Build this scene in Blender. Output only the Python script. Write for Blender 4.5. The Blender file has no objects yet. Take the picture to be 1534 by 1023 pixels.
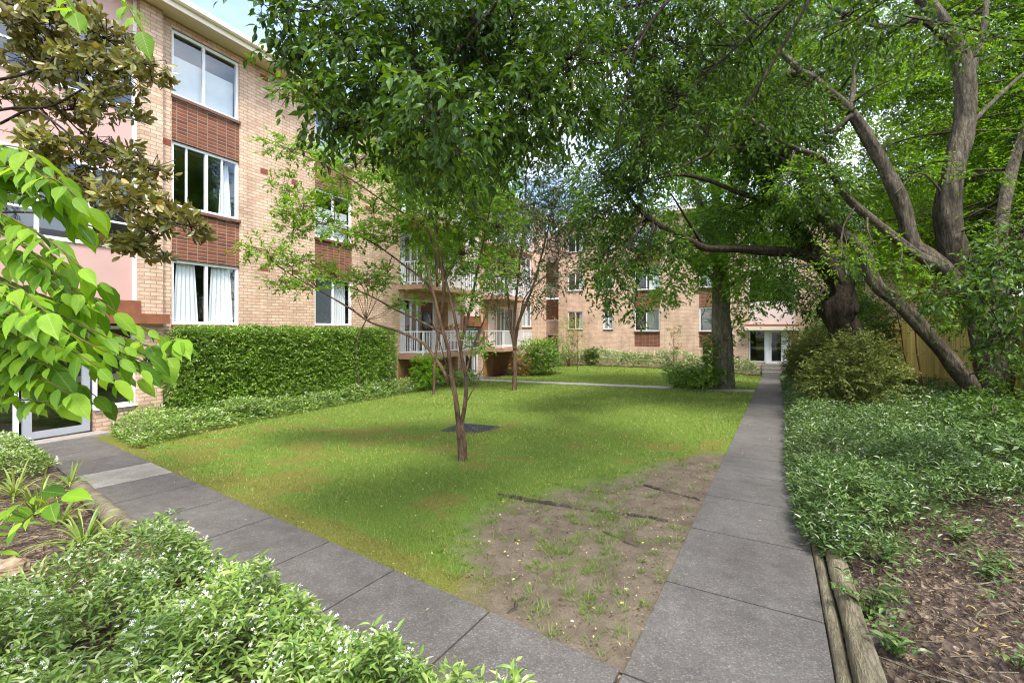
import bpy, math, random
import numpy as np
from mathutils import Vector

random.seed(11)
rng = np.random.default_rng(11)
SC = bpy.context.scene
COL = SC.collection

# ------------------------------------------------------------------ survey of the place
# Camera at the origin, 1.6 m up; +Y runs along the long right-hand path, X to the right.
EYE, FOC, HOR = 1.6, 715.0, 492.0
TH = math.atan(395 / FOC)
AX = np.array([-math.sin(TH), math.cos(TH)])
RX = np.array([math.cos(TH), math.sin(TH)])


def at(u, v, d):
    """photo pixel + measured depth -> world point"""
    a = (u - 767) / FOC
    p = (AX + a * RX) * d
    return np.array([p[0], p[1], EYE + (HOR - v) / FOC * d])


def sstep(t):
    t = np.clip(t, 0, 1)
    return t * t * (3 - 2 * t)


def gz(x, y):
    """height of the ground"""
    x = np.asarray(x, float)
    y = np.asarray(y, float)
    z = -0.0355 * np.clip(y, -8, 34)
    k = 1 - np.clip(y, 0, 30) / 30
    z = z + 0.042 * np.minimum(np.maximum(x, -14) + 0.75, 0) * k
    z = z + 0.05 * (np.clip(x, 0.25, 6) - 0.25)
    z = z + 0.22 * sstep((y - 21) / 8) * sstep((-x - 1.0) / 3)
    return z


def ground(u, v, dz=0.0):
    """photo pixel -> point on the ground (or dz above it)"""
    a = (u - 767) / FOC
    q = AX + a * RX
    b = (HOR - v) / FOC
    t = 6.0
    for _ in range(60):
        t = 0.5 * t + 0.5 * (EYE - float(gz(q[0] * t, q[1] * t)) - dz) / (-b)
    return np.array([q[0] * t, q[1] * t, float(gz(q[0] * t, q[1] * t)) + dz])


def depth(p):
    return p[0] * AX[0] + p[1] * AX[1]


def lawn_front(x):
    """Y of the lawn's edge along the front path"""
    return 2.29 + (-0.644 - x) * 0.175


# value noise, vectorised
_LAT = np.random.default_rng(5).random((256, 256))


def vnoise(x, y, s=1.0):
    x = np.asarray(x, float) * s + 1000
    y = np.asarray(y, float) * s + 1000
    i, j = np.floor(x).astype(int), np.floor(y).astype(int)
    fx, fy = sstep(x - i), sstep(y - j)
    a = _LAT[i % 256, j % 256]
    b = _LAT[(i + 1) % 256, j % 256]
    c = _LAT[i % 256, (j + 1) % 256]
    d = _LAT[(i + 1) % 256, (j + 1) % 256]
    return (a * (1 - fx) + b * fx) * (1 - fy) + (c * (1 - fx) + d * fx) * fy


def fbm(x, y, s=1.0):
    return 0.55 * vnoise(x, y, s) + 0.3 * vnoise(x + 7.3, y - 3.1, s * 2.1) + 0.15 * vnoise(x - 2.7, y + 9.9, s * 4.3)


def unit(v):
    return v / np.maximum(np.linalg.norm(v, axis=-1, keepdims=True), 1e-9)


# ------------------------------------------------------------------ objects
def tag(o, label=None, cat=None, group=None, kind=None):
    if label:
        o['label'] = label
    if cat:
        o['category'] = cat
    if group:
        o['group'] = group
    if kind:
        o['kind'] = kind
    return o


def empty(name, loc=(0, 0, 0), rz=0.0, **kw):
    o = bpy.data.objects.new(name, None)
    COL.objects.link(o)
    o.location = loc
    o.rotation_euler = (0, 0, rz)
    o.empty_display_size = 0.2
    return tag(o, **kw)


class MB:
    """mesh builder: collects vertices, faces, material indices"""

    def __init__(self):
        self.v, self.f, self.n = [], [], 0

    def add(self, verts, faces, mi=0):
        verts = np.asarray(verts, float).reshape(-1, 3)
        faces = np.asarray(faces, int)
        self.v.append(verts)
        self.f.append((faces + self.n, mi))
        self.n += len(verts)

    def box(self, x0, x1, y0, y1, z0, z1, mi=0):
        v = [(x0, y0, z0), (x1, y0, z0), (x1, y1, z0), (x0, y1, z0), (x0, y0, z1), (x1, y0, z1), (x1, y1, z1), (x0, y1, z1)]
        f = [(0, 3, 2, 1), (4, 5, 6, 7), (0, 1, 5, 4), (1, 2, 6, 5), (2, 3, 7, 6), (3, 0, 4, 7)]
        self.add(v, f, mi)

    def quad(self, a, b, c, d, mi=0):
        self.add([a, b, c, d], [(0, 1, 2, 3)], mi)

    def tube(self, pts, rads, sides=6, mi=0, flute=0.0, cap=True, seed=0.0):
        pts = np.asarray(pts, float)
        n = len(pts)
        rads = np.broadcast_to(np.asarray(rads, float), (n,))
        tan = unit(np.gradient(pts, axis=0))
        ref = np.array([0.3, 0.2, 1.0]) if abs(tan[:, 2]).mean() < 0.8 else np.array([1.0, 0.25, 0.1])
        s = unit(np.cross(tan, ref))
        t = np.cross(tan, s)
        ang = np.linspace(0, 2 * math.pi, sides, endpoint=False)
        r = np.repeat(rads[:, None], sides, 1)
        if flute:
            k = np.linspace(0, n * 0.13, n)[:, None] + seed
            r = r * (1 + flute * (0.6 * np.sin(3 * ang + k) + 0.5 * np.sin(5 * ang - 0.7 * k + 1) + 0.5 * np.sin(2 * k * 1.7 + seed)
                                  + 0.35 * np.sin(8 * ang + 2.3 * k)))
            if sides > 12:
                al = np.linspace(0, n * 0.5, n)[:, None]
                r = r * (1 + flute * 1.1 * (vnoise(np.cos(ang)[None] * 3.2 + 5 * seed + 0 * al, np.sin(ang)[None] * 3.2 + al * 0.35, 1.0) - 0.5)
                         + flute * 0.8 * (vnoise(np.cos(ang)[None] * 8 + al, np.sin(ang)[None] * 8 - al * 0.3 + seed, 1.0) - 0.5))
        ring = pts[:, None] + r[..., None] * (np.cos(ang)[None, :, None] * s[:, None] + np.sin(ang)[None, :, None] * t[:, None])
        i = np.arange(n - 1)[:, None] * sides
        j = np.arange(sides)[None]
        jn = (j + 1) % sides
        q = np.stack([i + j, i + jn, i + sides + jn, i + sides + j], -1).reshape(-1, 4)
        self.add(ring.reshape(-1, 3), q, mi)
        if cap:
            base = self.n - n * sides
            self.f.append((np.array([list(range(base, base + sides))[::-1]]), mi))
            self.f.append((np.array([list(range(self.n - sides, self.n))]), mi))

    def build(self, name, mats, parent=None, smooth=False, loc=None):
        me = bpy.data.meshes.new(name)
        V = np.concatenate(self.v) if self.v else np.zeros((0, 3))
        if loc is not None:
            V = V - np.asarray(loc, float)
        me.vertices.add(len(V))
        me.vertices.foreach_set('co', V.ravel())
        lt = np.concatenate([np.full(len(f), f.shape[1]) for f, _ in self.f])
        lv = np.concatenate([f.ravel() for f, _ in self.f])
        mi = np.concatenate([np.full(len(f), m) for f, m in self.f])
        me.loops.add(len(lv))
        me.loops.foreach_set('vertex_index', lv.astype(np.int32))
        me.polygons.add(len(lt))
        me.polygons.foreach_set('loop_start', np.concatenate([[0], np.cumsum(lt)[:-1]]).astype(np.int32))
        me.polygons.foreach_set('loop_total', lt.astype(np.int32))
        for m in (mats if isinstance(mats, (list, tuple)) else [mats]):
            me.materials.append(m)
        me.polygons.foreach_set('material_index', mi.astype(np.int32))
        me.polygons.foreach_set('use_smooth', np.full(len(lt), bool(smooth)))
        me.update(calc_edges=True)
        me.validate()
        o = bpy.data.objects.new(name, me)
        COL.objects.link(o)
        if loc is not None:
            o.location = loc
        if parent is not None:
            o.parent = parent
        return o


def curve(ctrl, step=0.12):
    """Catmull-Rom through control points"""
    c = np.asarray(ctrl, float)
    if len(c) == 2:
        n = max(2, int(np.linalg.norm(c[1] - c[0]) / step) + 1)
        return c[0] + (c[1] - c[0]) * np.linspace(0, 1, n)[:, None]
    c = np.vstack([2 * c[0] - c[1], c, 2 * c[-1] - c[-2]])
    out = []
    for k in range(1, len(c) - 2):
        n = max(2, int(np.linalg.norm(c[k + 1] - c[k]) / step))
        t = np.linspace(0, 1, n, endpoint=False)[:, None]
        out.append(0.5 * (2 * c[k] + (c[k + 1] - c[k - 1]) * t + (2 * c[k - 1] - 5 * c[k] + 4 * c[k + 1] - c[k + 2]) * t ** 2
                          + (3 * c[k] - c[k - 1] - 3 * c[k + 1] + c[k + 2]) * t ** 3))
    out.append(c[-2][None])
    return np.vstack(out)


# ------------------------------------------------------------------ materials
def new_mat(name):
    m = bpy.data.materials.new(name)
    m.use_nodes = True
    nt = m.node_tree
    b = nt.nodes['Principled BSDF']
    return m, nt, b


def N(nt, t, **kw):
    n = nt.nodes.new('ShaderNode' + t)
    for k, v in kw.items():
        if k in n.inputs:
            n.inputs[k].default_value = v
        else:
            setattr(n, k, v)
    return n


def L(nt, a, b):
    nt.links.new(a, b)


def ramp(nt, fac, stops, interp='LINEAR'):
    r = N(nt, 'ValToRGB')
    r.color_ramp.interpolation = interp
    e = r.color_ramp.elements
    while len(e) < len(stops):
        e.new(0.5)
    for q, (p, c) in zip(e, stops):
        q.position = p
        q.color = (*c, 1) if len(c) == 3 else c
    if fac is not None:
        L(nt, fac, r.inputs[0])
    return r


def mixc(nt, fac, a, b, mode='MIX'):
    m = N(nt, 'Mix', data_type='RGBA', blend_type=mode)
    for s, i in ((fac, 0), (a, 6), (b, 7)):
        if isinstance(s, (int, float)):
            m.inputs[i].default_value = s
        elif isinstance(s, tuple):
            m.inputs[i].default_value = (*s, 1) if len(s) == 3 else s
        else:
            L(nt, s, m.inputs[i])
    return m.outputs[2]


def noise(nt, scale, detail=4, rough=0.6, coord='Object', vec=None):
    n = N(nt, 'TexNoise', Scale=scale, Detail=detail, Roughness=rough)
    if vec is None:
        tc = N(nt, 'TexCoord')
        vec = tc.outputs[coord]
    L(nt, vec, n.inputs['Vector'])
    return n


def bump(nt, b, h, strength=0.3, dist=0.01):
    n = N(nt, 'Bump', Strength=strength, Distance=dist)
    L(nt, h, n.inputs['Height'])
    L(nt, n.outputs[0], b.inputs['Normal'])
    return n


def leaf_mat(name, cols, trans=0.4, rough=0.42, spec=0.4, clump=0.6, tint=(1.25, 1.2, 0.55), under=None):
    """cols: list of (position, colour) over the random value of each leaf"""
    m, nt, b = new_mat(name)
    g = N(nt, 'NewGeometry')
    c = ramp(nt, g.outputs['Random Per Island'], cols)
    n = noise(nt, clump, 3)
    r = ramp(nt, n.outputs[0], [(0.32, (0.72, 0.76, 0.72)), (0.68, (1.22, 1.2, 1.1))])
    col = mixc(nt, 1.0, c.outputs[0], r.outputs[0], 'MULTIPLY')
    if under:
        col = mixc(nt, g.outputs['Backfacing'], col, under)
    L(nt, col, b.inputs['Base Color'])
    b.inputs['Roughness'].default_value = rough
    b.inputs['Specular IOR Level'].default_value = spec
    t = N(nt, 'BsdfTranslucent')
    L(nt, mixc(nt, 1.0, col, tint, 'MULTIPLY'), t.inputs[0])
    ms = N(nt, 'MixShader')
    ms.inputs[0].default_value = trans
    L(nt, b.outputs[0], ms.inputs[1])
    L(nt, t.outputs[0], ms.inputs[2])
    L(nt, ms.outputs[0], nt.nodes['Material Output'].inputs[0])
    return m


def plain(name, col, rough=0.6, spec=0.4, metal=0.0, var=0.12, scale=6.0, bmp=0.0):
    m, nt, b = new_mat(name)
    n = noise(nt, scale, 5)
    lo = tuple(c * (1 - var) for c in col)
    hi = tuple(min(1, c * (1 + var)) for c in col)
    r = ramp(nt, n.outputs[0], [(0.3, lo), (0.7, hi)])
    L(nt, r.outputs[0], b.inputs['Base Color'])
    b.inputs['Roughness'].default_value = rough
    b.inputs['Specular IOR Level'].default_value = spec
    b.inputs['Metallic'].default_value = metal
    if bmp:
        bump(nt, b, n.outputs[0], bmp, 0.01)
    return m


def brick_mat(name, c1, c2, mortar, offset=0.5, bw=0.24, bh=0.086, ms=0.010, weather=0.25, dark=(0.2, 0.11, 0.06)):
    m, nt, b = new_mat(name)
    tc = N(nt, 'TexCoord')
    sx = N(nt, 'SeparateXYZ')
    L(nt, tc.outputs['Object'], sx.inputs[0])
    ad = N(nt, 'Math', operation='ADD')
    L(nt, sx.outputs[0], ad.inputs[0])
    L(nt, sx.outputs[1], ad.inputs[1])
    cx = N(nt, 'CombineXYZ')
    L(nt, ad.outputs[0], cx.inputs[0])
    L(nt, sx.outputs[2], cx.inputs[1])
    bt = N(nt, 'TexBrick', offset=offset, offset_frequency=2)
    bt.inputs['Scale'].default_value = 1.0
    bt.inputs['Brick Width'].default_value = bw
    bt.inputs['Row Height'].default_value = bh
    bt.inputs['Mortar Size'].default_value = ms
    bt.inputs['Mortar Smooth'].default_value = 0.2
    bt.inputs['Bias'].default_value = -0.1
    bt.inputs['Color1'].default_value = (*c1, 1)
    bt.inputs['Color2'].default_value = (*c2, 1)
    bt.inputs['Mortar'].default_value = (*mortar, 1)
    L(nt, cx.outputs[0], bt.inputs['Vector'])
    # a second brick lattice of odd darker bricks, same layout
    b2 = N(nt, 'TexBrick', offset=offset, offset_frequency=2)
    for k in ('Scale', 'Brick Width', 'Row Height', 'Mortar Size', 'Mortar Smooth'):
        b2.inputs[k].default_value = bt.inputs[k].default_value
    b2.inputs['Bias'].default_value = -0.55
    b2.inputs['Color1'].default_value = (0, 0, 0, 1)
    b2.inputs['Color2'].default_value = (1, 1, 1, 1)
    b2.inputs['Mortar'].default_value = (0, 0, 0, 1)
    L(nt, cx.outputs[0], b2.inputs['Vector'])
    dk = N(nt, 'Math', operation='MULTIPLY')
    L(nt, b2.outputs['Color'], dk.inputs[0])
    dk.inputs[1].default_value = 0.45
    col = mixc(nt, dk.outputs[0], bt.outputs['Color'], dark)
    n = noise(nt, 1.1, 5, 0.65)
    w = ramp(nt, n.outputs[0], [(0.3, (1 - weather,) * 3), (0.7, (1 + weather * 0.5,) * 3)])
    col = mixc(nt, 1.0, col, w.outputs[0], 'MULTIPLY')
    n2 = noise(nt, 60, 3)
    w2 = ramp(nt, n2.outputs[0], [(0.3, (0.82,) * 3), (0.7, (1.12,) * 3)])
    col = mixc(nt, 1.0, col, w2.outputs[0], 'MULTIPLY')
    ms_ = N(nt, 'Mapping')
    ms_.inputs['Scale'].default_value = (3.5, 0.22, 1)
    L(nt, cx.outputs[0], ms_.inputs[0])
    n3 = noise(nt, 1.0, 5, 0.65, vec=ms_.outputs[0])
    w3 = ramp(nt, n3.outputs[0], [(0.3, (0.80, 0.77, 0.74)), (0.55, (1.04,) * 3)])
    col = mixc(nt, 0.8, col, w3.outputs[0], 'MULTIPLY')
    L(nt, col, b.inputs['Base Color'])
    b.inputs['Roughness'].default_value = 0.85
    b.inputs['Specular IOR Level'].default_value = 0.2
    inv = N(nt, 'Math', operation='SUBTRACT')
    inv.inputs[0].default_value = 1.0
    L(nt, bt.outputs['Fac'], inv.inputs[1])
    bump(nt, b, inv.outputs[0], 0.6, 0.006)
    return m


def bark_mat(name, c1, c2, c3, scale=9.0, stretch=0.25, bmp=0.8, ys=1.0):
    m, nt, b = new_mat(name)
    tc = N(nt, 'TexCoord')
    mp = N(nt, 'Mapping')
    mp.inputs['Scale'].default_value = (1, ys, stretch)
    L(nt, tc.outputs['Object'], mp.inputs[0])
    n = noise(nt, scale, 6, 0.7, vec=mp.outputs[0])
    n2 = noise(nt, 2.2, 4, 0.6)
    r = ramp(nt, n.outputs[0], [(0.3, c1), (0.55, c2), (0.78, c3)])
    w = ramp(nt, n2.outputs[0], [(0.3, (0.7, 0.7, 0.68)), (0.7, (1.2, 1.22, 1.15))])
    vo = N(nt, 'TexVoronoi', Scale=scale * 1.7, feature='DISTANCE_TO_EDGE')
    wv = mixc(nt, 0.12, mp.outputs[0], n.outputs['Color'])
    L(nt, wv, vo.inputs['Vector'])
    fis = ramp(nt, vo.outputs['Distance'], [(0.0, (0.45, 0.43, 0.42)), (0.12, (1, 1, 1))])
    col = mixc(nt, 1.0, r.outputs[0], w.outputs[0], 'MULTIPLY')
    L(nt, mixc(nt, 0.8, col, fis.outputs[0], 'MULTIPLY'), b.inputs['Base Color'])
    b.inputs['Roughness'].default_value = 0.85
    b.inputs['Specular IOR Level'].default_value = 0.2
    hh = N(nt, 'Math', operation='MULTIPLY_ADD')
    L(nt, vo.outputs['Distance'], hh.inputs[0])
    hh.inputs[1].default_value = 1.4
    L(nt, n.outputs[0], hh.inputs[2])
    bump(nt, b, hh.outputs[0], bmp, 0.04)
    return m
M = {}
M['brick'] = brick_mat('cream_brick', (0.71, 0.50, 0.365), (0.60, 0.395, 0.27), (0.40, 0.30, 0.22), ms=0.012, dark=(0.40, 0.22, 0.12))
M['brick_far'] = brick_mat('salmon_brick', (0.72, 0.51, 0.375), (0.64, 0.43, 0.30), (0.50, 0.37, 0.29), ms=0.012, dark=(0.48, 0.27, 0.18))
M['red_brick'] = brick_mat('red_brown_brick', (0.235, 0.085, 0.045), (0.14, 0.055, 0.04), (0.29, 0.20, 0.14), offset=0.0, ms=0.010, dark=(0.07, 0.035, 0.04))
M['ochre_brick'] = brick_mat('ochre_brick', (0.36, 0.19, 0.07), (0.27, 0.13, 0.05), (0.26, 0.19, 0.12))
M['white'] = plain('white_paint', (0.74, 0.75, 0.77), 0.4, 0.5, var=0.06)
M['offwhite'] = plain('cream_paint', (0.74, 0.66, 0.52), 0.5, 0.4, var=0.06, scale=2)
M['soffit'] = plain('eave_lining', (0.70, 0.58, 0.42), 0.6, 0.3, var=0.08, scale=1.5)
M['pink'] = plain('pink_panel', (0.53, 0.34, 0.30), 0.45, 0.4, var=0.06, scale=1.2)
M['pinkwhite'] = plain('pale_pink_panel', (0.72, 0.58, 0.54), 0.5, 0.4, var=0.06, scale=1.2)
M['tile'] = plain('brown_sill_tile', (0.15, 0.07, 0.045), 0.5, 0.4, var=0.3, scale=14)
M['ledge'] = plain('brown_ledge', (0.22, 0.085, 0.045), 0.6, 0.3, var=0.2, scale=5)
M['slab'] = plain('ochre_slab', (0.42, 0.26, 0.17), 0.7, 0.3, var=0.2, scale=4)
M['concrete'] = plain('pale_concrete', (0.27, 0.25, 0.22), 0.9, 0.2, var=0.2, scale=9, bmp=0.3)
M['roof'] = plain('grey_roof', (0.2, 0.19, 0.2), 0.6, 0.3, var=0.15)
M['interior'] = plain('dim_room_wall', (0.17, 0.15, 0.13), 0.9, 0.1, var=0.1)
M['curtain'] = plain('white_curtain', (0.90, 0.91, 0.92), 0.9, 0.1, var=0.03)
M['blind'] = plain('pale_blind', (0.68, 0.70, 0.68), 0.8, 0.2, var=0.04)
M['greyblind'] = plain('grey_screen', (0.10, 0.11, 0.13), 0.7, 0.3, var=0.1)
M['vent'] = plain('terracotta_vent', (0.25, 0.08, 0.05), 0.8, 0.2, var=0.25, scale=40)
M['black'] = plain('black_sign', (0.012, 0.012, 0.014), 0.4, 0.5)
M['metal'] = plain('dull_metal', (0.35, 0.35, 0.36), 0.35, 0.5, metal=0.9)
M['door_paint'] = plain('grey_door_paint', (0.33, 0.345, 0.38), 0.4, 0.5, var=0.05)


def glass_mat():
    m = bpy.data.materials.new('window_glass')
    m.use_nodes = True
    nt = m.node_tree
    nt.nodes.clear()
    out = N(nt, 'OutputMaterial')
    tr = N(nt, 'BsdfTransparent')
    tr.inputs[0].default_value = (0.90, 0.93, 0.94, 1)
    gl = N(nt, 'BsdfGlossy', Roughness=0.015)
    gl.inputs[0].default_value = (0.92, 0.95, 0.97, 1)
    n = noise(nt, 1.3, 2)
    bp = N(nt, 'Bump', Strength=0.04, Distance=0.02)
    L(nt, n.outputs[0], bp.inputs['Height'])
    L(nt, bp.outputs[0], gl.inputs['Normal'])
    fr = N(nt, 'LayerWeight', Blend=0.5)
    pw = N(nt, 'Math', operation='POWER')
    pw.inputs[1].default_value = 3.5
    L(nt, fr.outputs['Facing'], pw.inputs[0])
    ad = N(nt, 'Math', operation='MULTIPLY_ADD')
    ad.inputs[1].default_value = 0.7
    ad.inputs[2].default_value = 0.13
    L(nt, pw.outputs[0], ad.inputs[0])
    mx = N(nt, 'MixShader')
    L(nt, ad.outputs[0], mx.inputs[0])
    L(nt, tr.outputs[0], mx.inputs[1])
    L(nt, gl.outputs[0], mx.inputs[2])
    L(nt, mx.outputs[0], out.inputs[0])
    return m


M['glass'] = glass_mat()


def path_mat(name='aggregate_path', base=0.110, warm=(1.06, 0.985, 0.915)):
    m, nt, b = new_mat(name)
    v = N(nt, 'TexVoronoi', Scale=130.0)
    tc = N(nt, 'TexCoord')
    L(nt, tc.outputs['Object'], v.inputs['Vector'])
    sp = N(nt, 'SeparateColor')
    L(nt, v.outputs['Color'], sp.inputs[0])
    k = lambda s: tuple(base * s * w for w in warm)
    r = ramp(nt, sp.outputs[0], [(0.0, k(0.72)), (0.55, k(0.95)), (0.9, k(1.12)), (0.985, k(1.6))])
    n = noise(nt, 1.4, 6, 0.7)
    w = ramp(nt, n.outputs[0], [(0.28, (0.72, 0.70, 0.68)), (0.72, (1.2, 1.2, 1.18))])
    col = mixc(nt, 1.0, r.outputs[0], w.outputs[0], 'MULTIPLY')
    n2 = noise(nt, 7.0, 5, 0.7)
    w2 = ramp(nt, n2.outputs[0], [(0.35, (0.82, 0.82, 0.82)), (0.6, (1.06, 1.06, 1.06))])
    col = mixc(nt, 1.0, col, w2.outputs[0], 'MULTIPLY')
    L(nt, col, b.inputs['Base Color'])
    b.inputs['Roughness'].default_value = 0.75
    b.inputs['Specular IOR Level'].default_value = 0.3
    bump(nt, b, v.outputs['Distance'], 0.35, 0.004)
    return m


M['path'] = path_mat()
M['path_pale'] = path_mat('pale_aggregate', 0.27, (1.0, 0.95, 0.82))
M['path_far'] = path_mat('worn_concrete_path', 0.34, (1.0, 0.97, 0.92))


def mulch_mat():
    m, nt, b = new_mat('bark_mulch_soil')
    tc = N(nt, 'TexCoord')
    v = N(nt, 'TexVoronoi', Scale=38.0)
    n = noise(nt, 3.0, 6, 0.7)
    mp = N(nt, 'Mapping')
    mp.inputs['Scale'].default_value = (1, 0.45, 1)
    L(nt, tc.outputs['Object'], mp.inputs[0])
    L(nt, mp.outputs[0], v.inputs['Vector'])
    sp = N(nt, 'SeparateColor')
    L(nt, v.outputs['Color'], sp.inputs[0])
    r = ramp(nt, sp.outputs[0], [(0.0, (0.035, 0.02, 0.014)), (0.5, (0.068, 0.046, 0.033)), (0.85, (0.13, 0.09, 0.064)), (1.0, (0.27, 0.2, 0.14))])
    w = ramp(nt, n.outputs[0], [(0.3, (0.6, 0.6, 0.6)), (0.7, (1.15, 1.15, 1.15))])
    L(nt, mixc(nt, 1.0, r.outputs[0], w.outputs[0], 'MULTIPLY'), b.inputs['Base Color'])
    b.inputs['Roughness'].default_value = 0.9
    bump(nt, b, v.outputs['Distance'], 0.9, 0.02)
    return m


M['mulch'] = mulch_mat()


def lawn_mat():
    """thatch, moss and bare earth; the 'bare' and 'moss' point attributes say where each grows"""
    m, nt, b = new_mat('lawn_soil')
    at_ = N(nt, 'Attribute', attribute_name='bare')
    mo = N(nt, 'Attribute', attribute_name='moss')
    n = noise(nt, 5.0, 8, 0.7)
    n2 = noise(nt, 60.0, 5, 0.7)
    g = ramp(nt, n2.outputs[0], [(0.25, (0.045, 0.075, 0.012)), (0.5, (0.10, 0.165, 0.024)), (0.75, (0.17, 0.235, 0.05))])
    mossc = ramp(nt, n2.outputs[0], [(0.25, (0.06, 0.07, 0.016)), (0.5, (0.13, 0.13, 0.028)), (0.75, (0.24, 0.235, 0.06))])
    soil = ramp(nt, n.outputs[0], [(0.25, (0.075, 0.058, 0.042)), (0.5, (0.142, 0.114, 0.083)), (0.75, (0.208, 0.172, 0.127))])
    n4 = noise(nt, 170.0, 3, 0.7)
    n5 = mixc(nt, 0.5, n2.outputs[0], n4.outputs[0])
    s2 = ramp(nt, n5, [(0.36, (0.66, 0.64, 0.62)), (0.5, (0.95, 0.95, 0.95)), (0.64, (1.2, 1.19, 1.17))])
    soilc = mixc(nt, 1.0, soil.outputs[0], s2.outputs[0], 'MULTIPLY')

    def mask(attr, lo, hi):
        ad = N(nt, 'Math', operation='ADD')
        L(nt, attr.outputs['Fac'], ad.inputs[0])
        L(nt, n.outputs[0], ad.inputs[1])
        mr = N(nt, 'MapRange')
        mr.inputs[1].default_value = lo
        mr.inputs[2].default_value = hi
        L(nt, ad.outputs[0], mr.inputs[0])
        return mr.outputs[0]
    c = mixc(nt, mask(mo, 0.9, 1.2), g.outputs[0], mossc.outputs[0])
    c = mixc(nt, mask(at_, 0.80, 1.15), c, soilc)
    L(nt, c, b.inputs['Base Color'])
    b.inputs['Roughness'].default_value = 0.95
    b.inputs['Specular IOR Level'].default_value = 0.1
    bump(nt, b, n2.outputs[0], 0.7, 0.015)
    return m


M['lawn'] = lawn_mat()
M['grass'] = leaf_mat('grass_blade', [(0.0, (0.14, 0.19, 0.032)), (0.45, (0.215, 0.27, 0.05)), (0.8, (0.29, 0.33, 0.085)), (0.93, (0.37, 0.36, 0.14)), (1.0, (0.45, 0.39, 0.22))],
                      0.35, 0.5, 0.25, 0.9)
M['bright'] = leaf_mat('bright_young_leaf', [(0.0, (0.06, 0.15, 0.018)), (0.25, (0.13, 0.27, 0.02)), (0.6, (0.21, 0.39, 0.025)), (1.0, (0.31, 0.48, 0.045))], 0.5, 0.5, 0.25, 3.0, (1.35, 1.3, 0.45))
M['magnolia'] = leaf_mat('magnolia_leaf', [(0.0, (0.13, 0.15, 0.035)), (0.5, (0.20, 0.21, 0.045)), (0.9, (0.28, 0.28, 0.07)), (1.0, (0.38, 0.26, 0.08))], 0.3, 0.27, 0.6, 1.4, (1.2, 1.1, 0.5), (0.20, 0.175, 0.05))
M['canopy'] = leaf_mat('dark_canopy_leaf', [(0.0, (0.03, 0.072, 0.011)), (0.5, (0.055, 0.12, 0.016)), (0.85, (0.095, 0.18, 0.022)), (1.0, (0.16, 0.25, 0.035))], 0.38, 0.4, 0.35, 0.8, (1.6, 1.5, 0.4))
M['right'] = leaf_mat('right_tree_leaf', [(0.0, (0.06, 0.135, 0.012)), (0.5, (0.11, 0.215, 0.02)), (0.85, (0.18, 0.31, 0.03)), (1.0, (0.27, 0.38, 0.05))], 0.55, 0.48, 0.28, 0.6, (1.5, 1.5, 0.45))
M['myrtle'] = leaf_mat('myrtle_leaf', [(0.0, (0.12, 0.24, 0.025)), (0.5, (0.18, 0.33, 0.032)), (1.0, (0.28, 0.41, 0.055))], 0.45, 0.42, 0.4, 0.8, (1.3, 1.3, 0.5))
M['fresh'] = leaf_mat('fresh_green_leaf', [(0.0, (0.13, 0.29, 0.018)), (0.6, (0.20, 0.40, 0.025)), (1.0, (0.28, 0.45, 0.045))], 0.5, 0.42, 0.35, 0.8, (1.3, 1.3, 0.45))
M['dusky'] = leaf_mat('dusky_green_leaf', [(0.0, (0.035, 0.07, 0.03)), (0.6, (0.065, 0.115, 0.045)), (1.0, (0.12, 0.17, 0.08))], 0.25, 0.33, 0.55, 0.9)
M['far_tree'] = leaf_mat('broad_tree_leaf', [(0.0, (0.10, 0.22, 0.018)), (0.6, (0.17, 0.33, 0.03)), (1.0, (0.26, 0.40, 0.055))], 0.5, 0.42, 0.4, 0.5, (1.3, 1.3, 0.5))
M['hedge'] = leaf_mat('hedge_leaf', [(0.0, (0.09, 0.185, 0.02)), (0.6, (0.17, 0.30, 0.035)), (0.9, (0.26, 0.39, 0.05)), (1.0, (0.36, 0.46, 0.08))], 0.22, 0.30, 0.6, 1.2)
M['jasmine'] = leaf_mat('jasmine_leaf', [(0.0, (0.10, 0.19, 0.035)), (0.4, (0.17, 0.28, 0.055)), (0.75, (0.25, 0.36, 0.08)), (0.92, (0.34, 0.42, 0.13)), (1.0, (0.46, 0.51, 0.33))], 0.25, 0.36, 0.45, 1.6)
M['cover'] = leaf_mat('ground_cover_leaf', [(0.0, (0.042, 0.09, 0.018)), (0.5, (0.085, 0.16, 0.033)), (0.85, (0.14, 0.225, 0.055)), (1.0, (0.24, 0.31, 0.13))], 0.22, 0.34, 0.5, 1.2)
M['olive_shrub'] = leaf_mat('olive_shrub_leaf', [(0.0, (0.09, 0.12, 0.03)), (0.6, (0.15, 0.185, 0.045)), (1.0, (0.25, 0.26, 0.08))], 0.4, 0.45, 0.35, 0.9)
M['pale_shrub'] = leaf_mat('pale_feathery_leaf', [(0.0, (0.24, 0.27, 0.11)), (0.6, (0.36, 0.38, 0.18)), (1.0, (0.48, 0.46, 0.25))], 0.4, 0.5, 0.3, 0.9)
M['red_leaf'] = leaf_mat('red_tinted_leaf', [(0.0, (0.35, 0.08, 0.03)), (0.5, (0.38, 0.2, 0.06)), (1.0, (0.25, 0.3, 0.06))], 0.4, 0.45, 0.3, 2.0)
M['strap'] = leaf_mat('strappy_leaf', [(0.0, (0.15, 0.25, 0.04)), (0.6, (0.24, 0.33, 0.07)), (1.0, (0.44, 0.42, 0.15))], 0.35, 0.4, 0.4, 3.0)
M['petal'] = plain('white_petal', (0.80, 0.80, 0.74), 0.7, 0.2, var=0.05)
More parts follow.
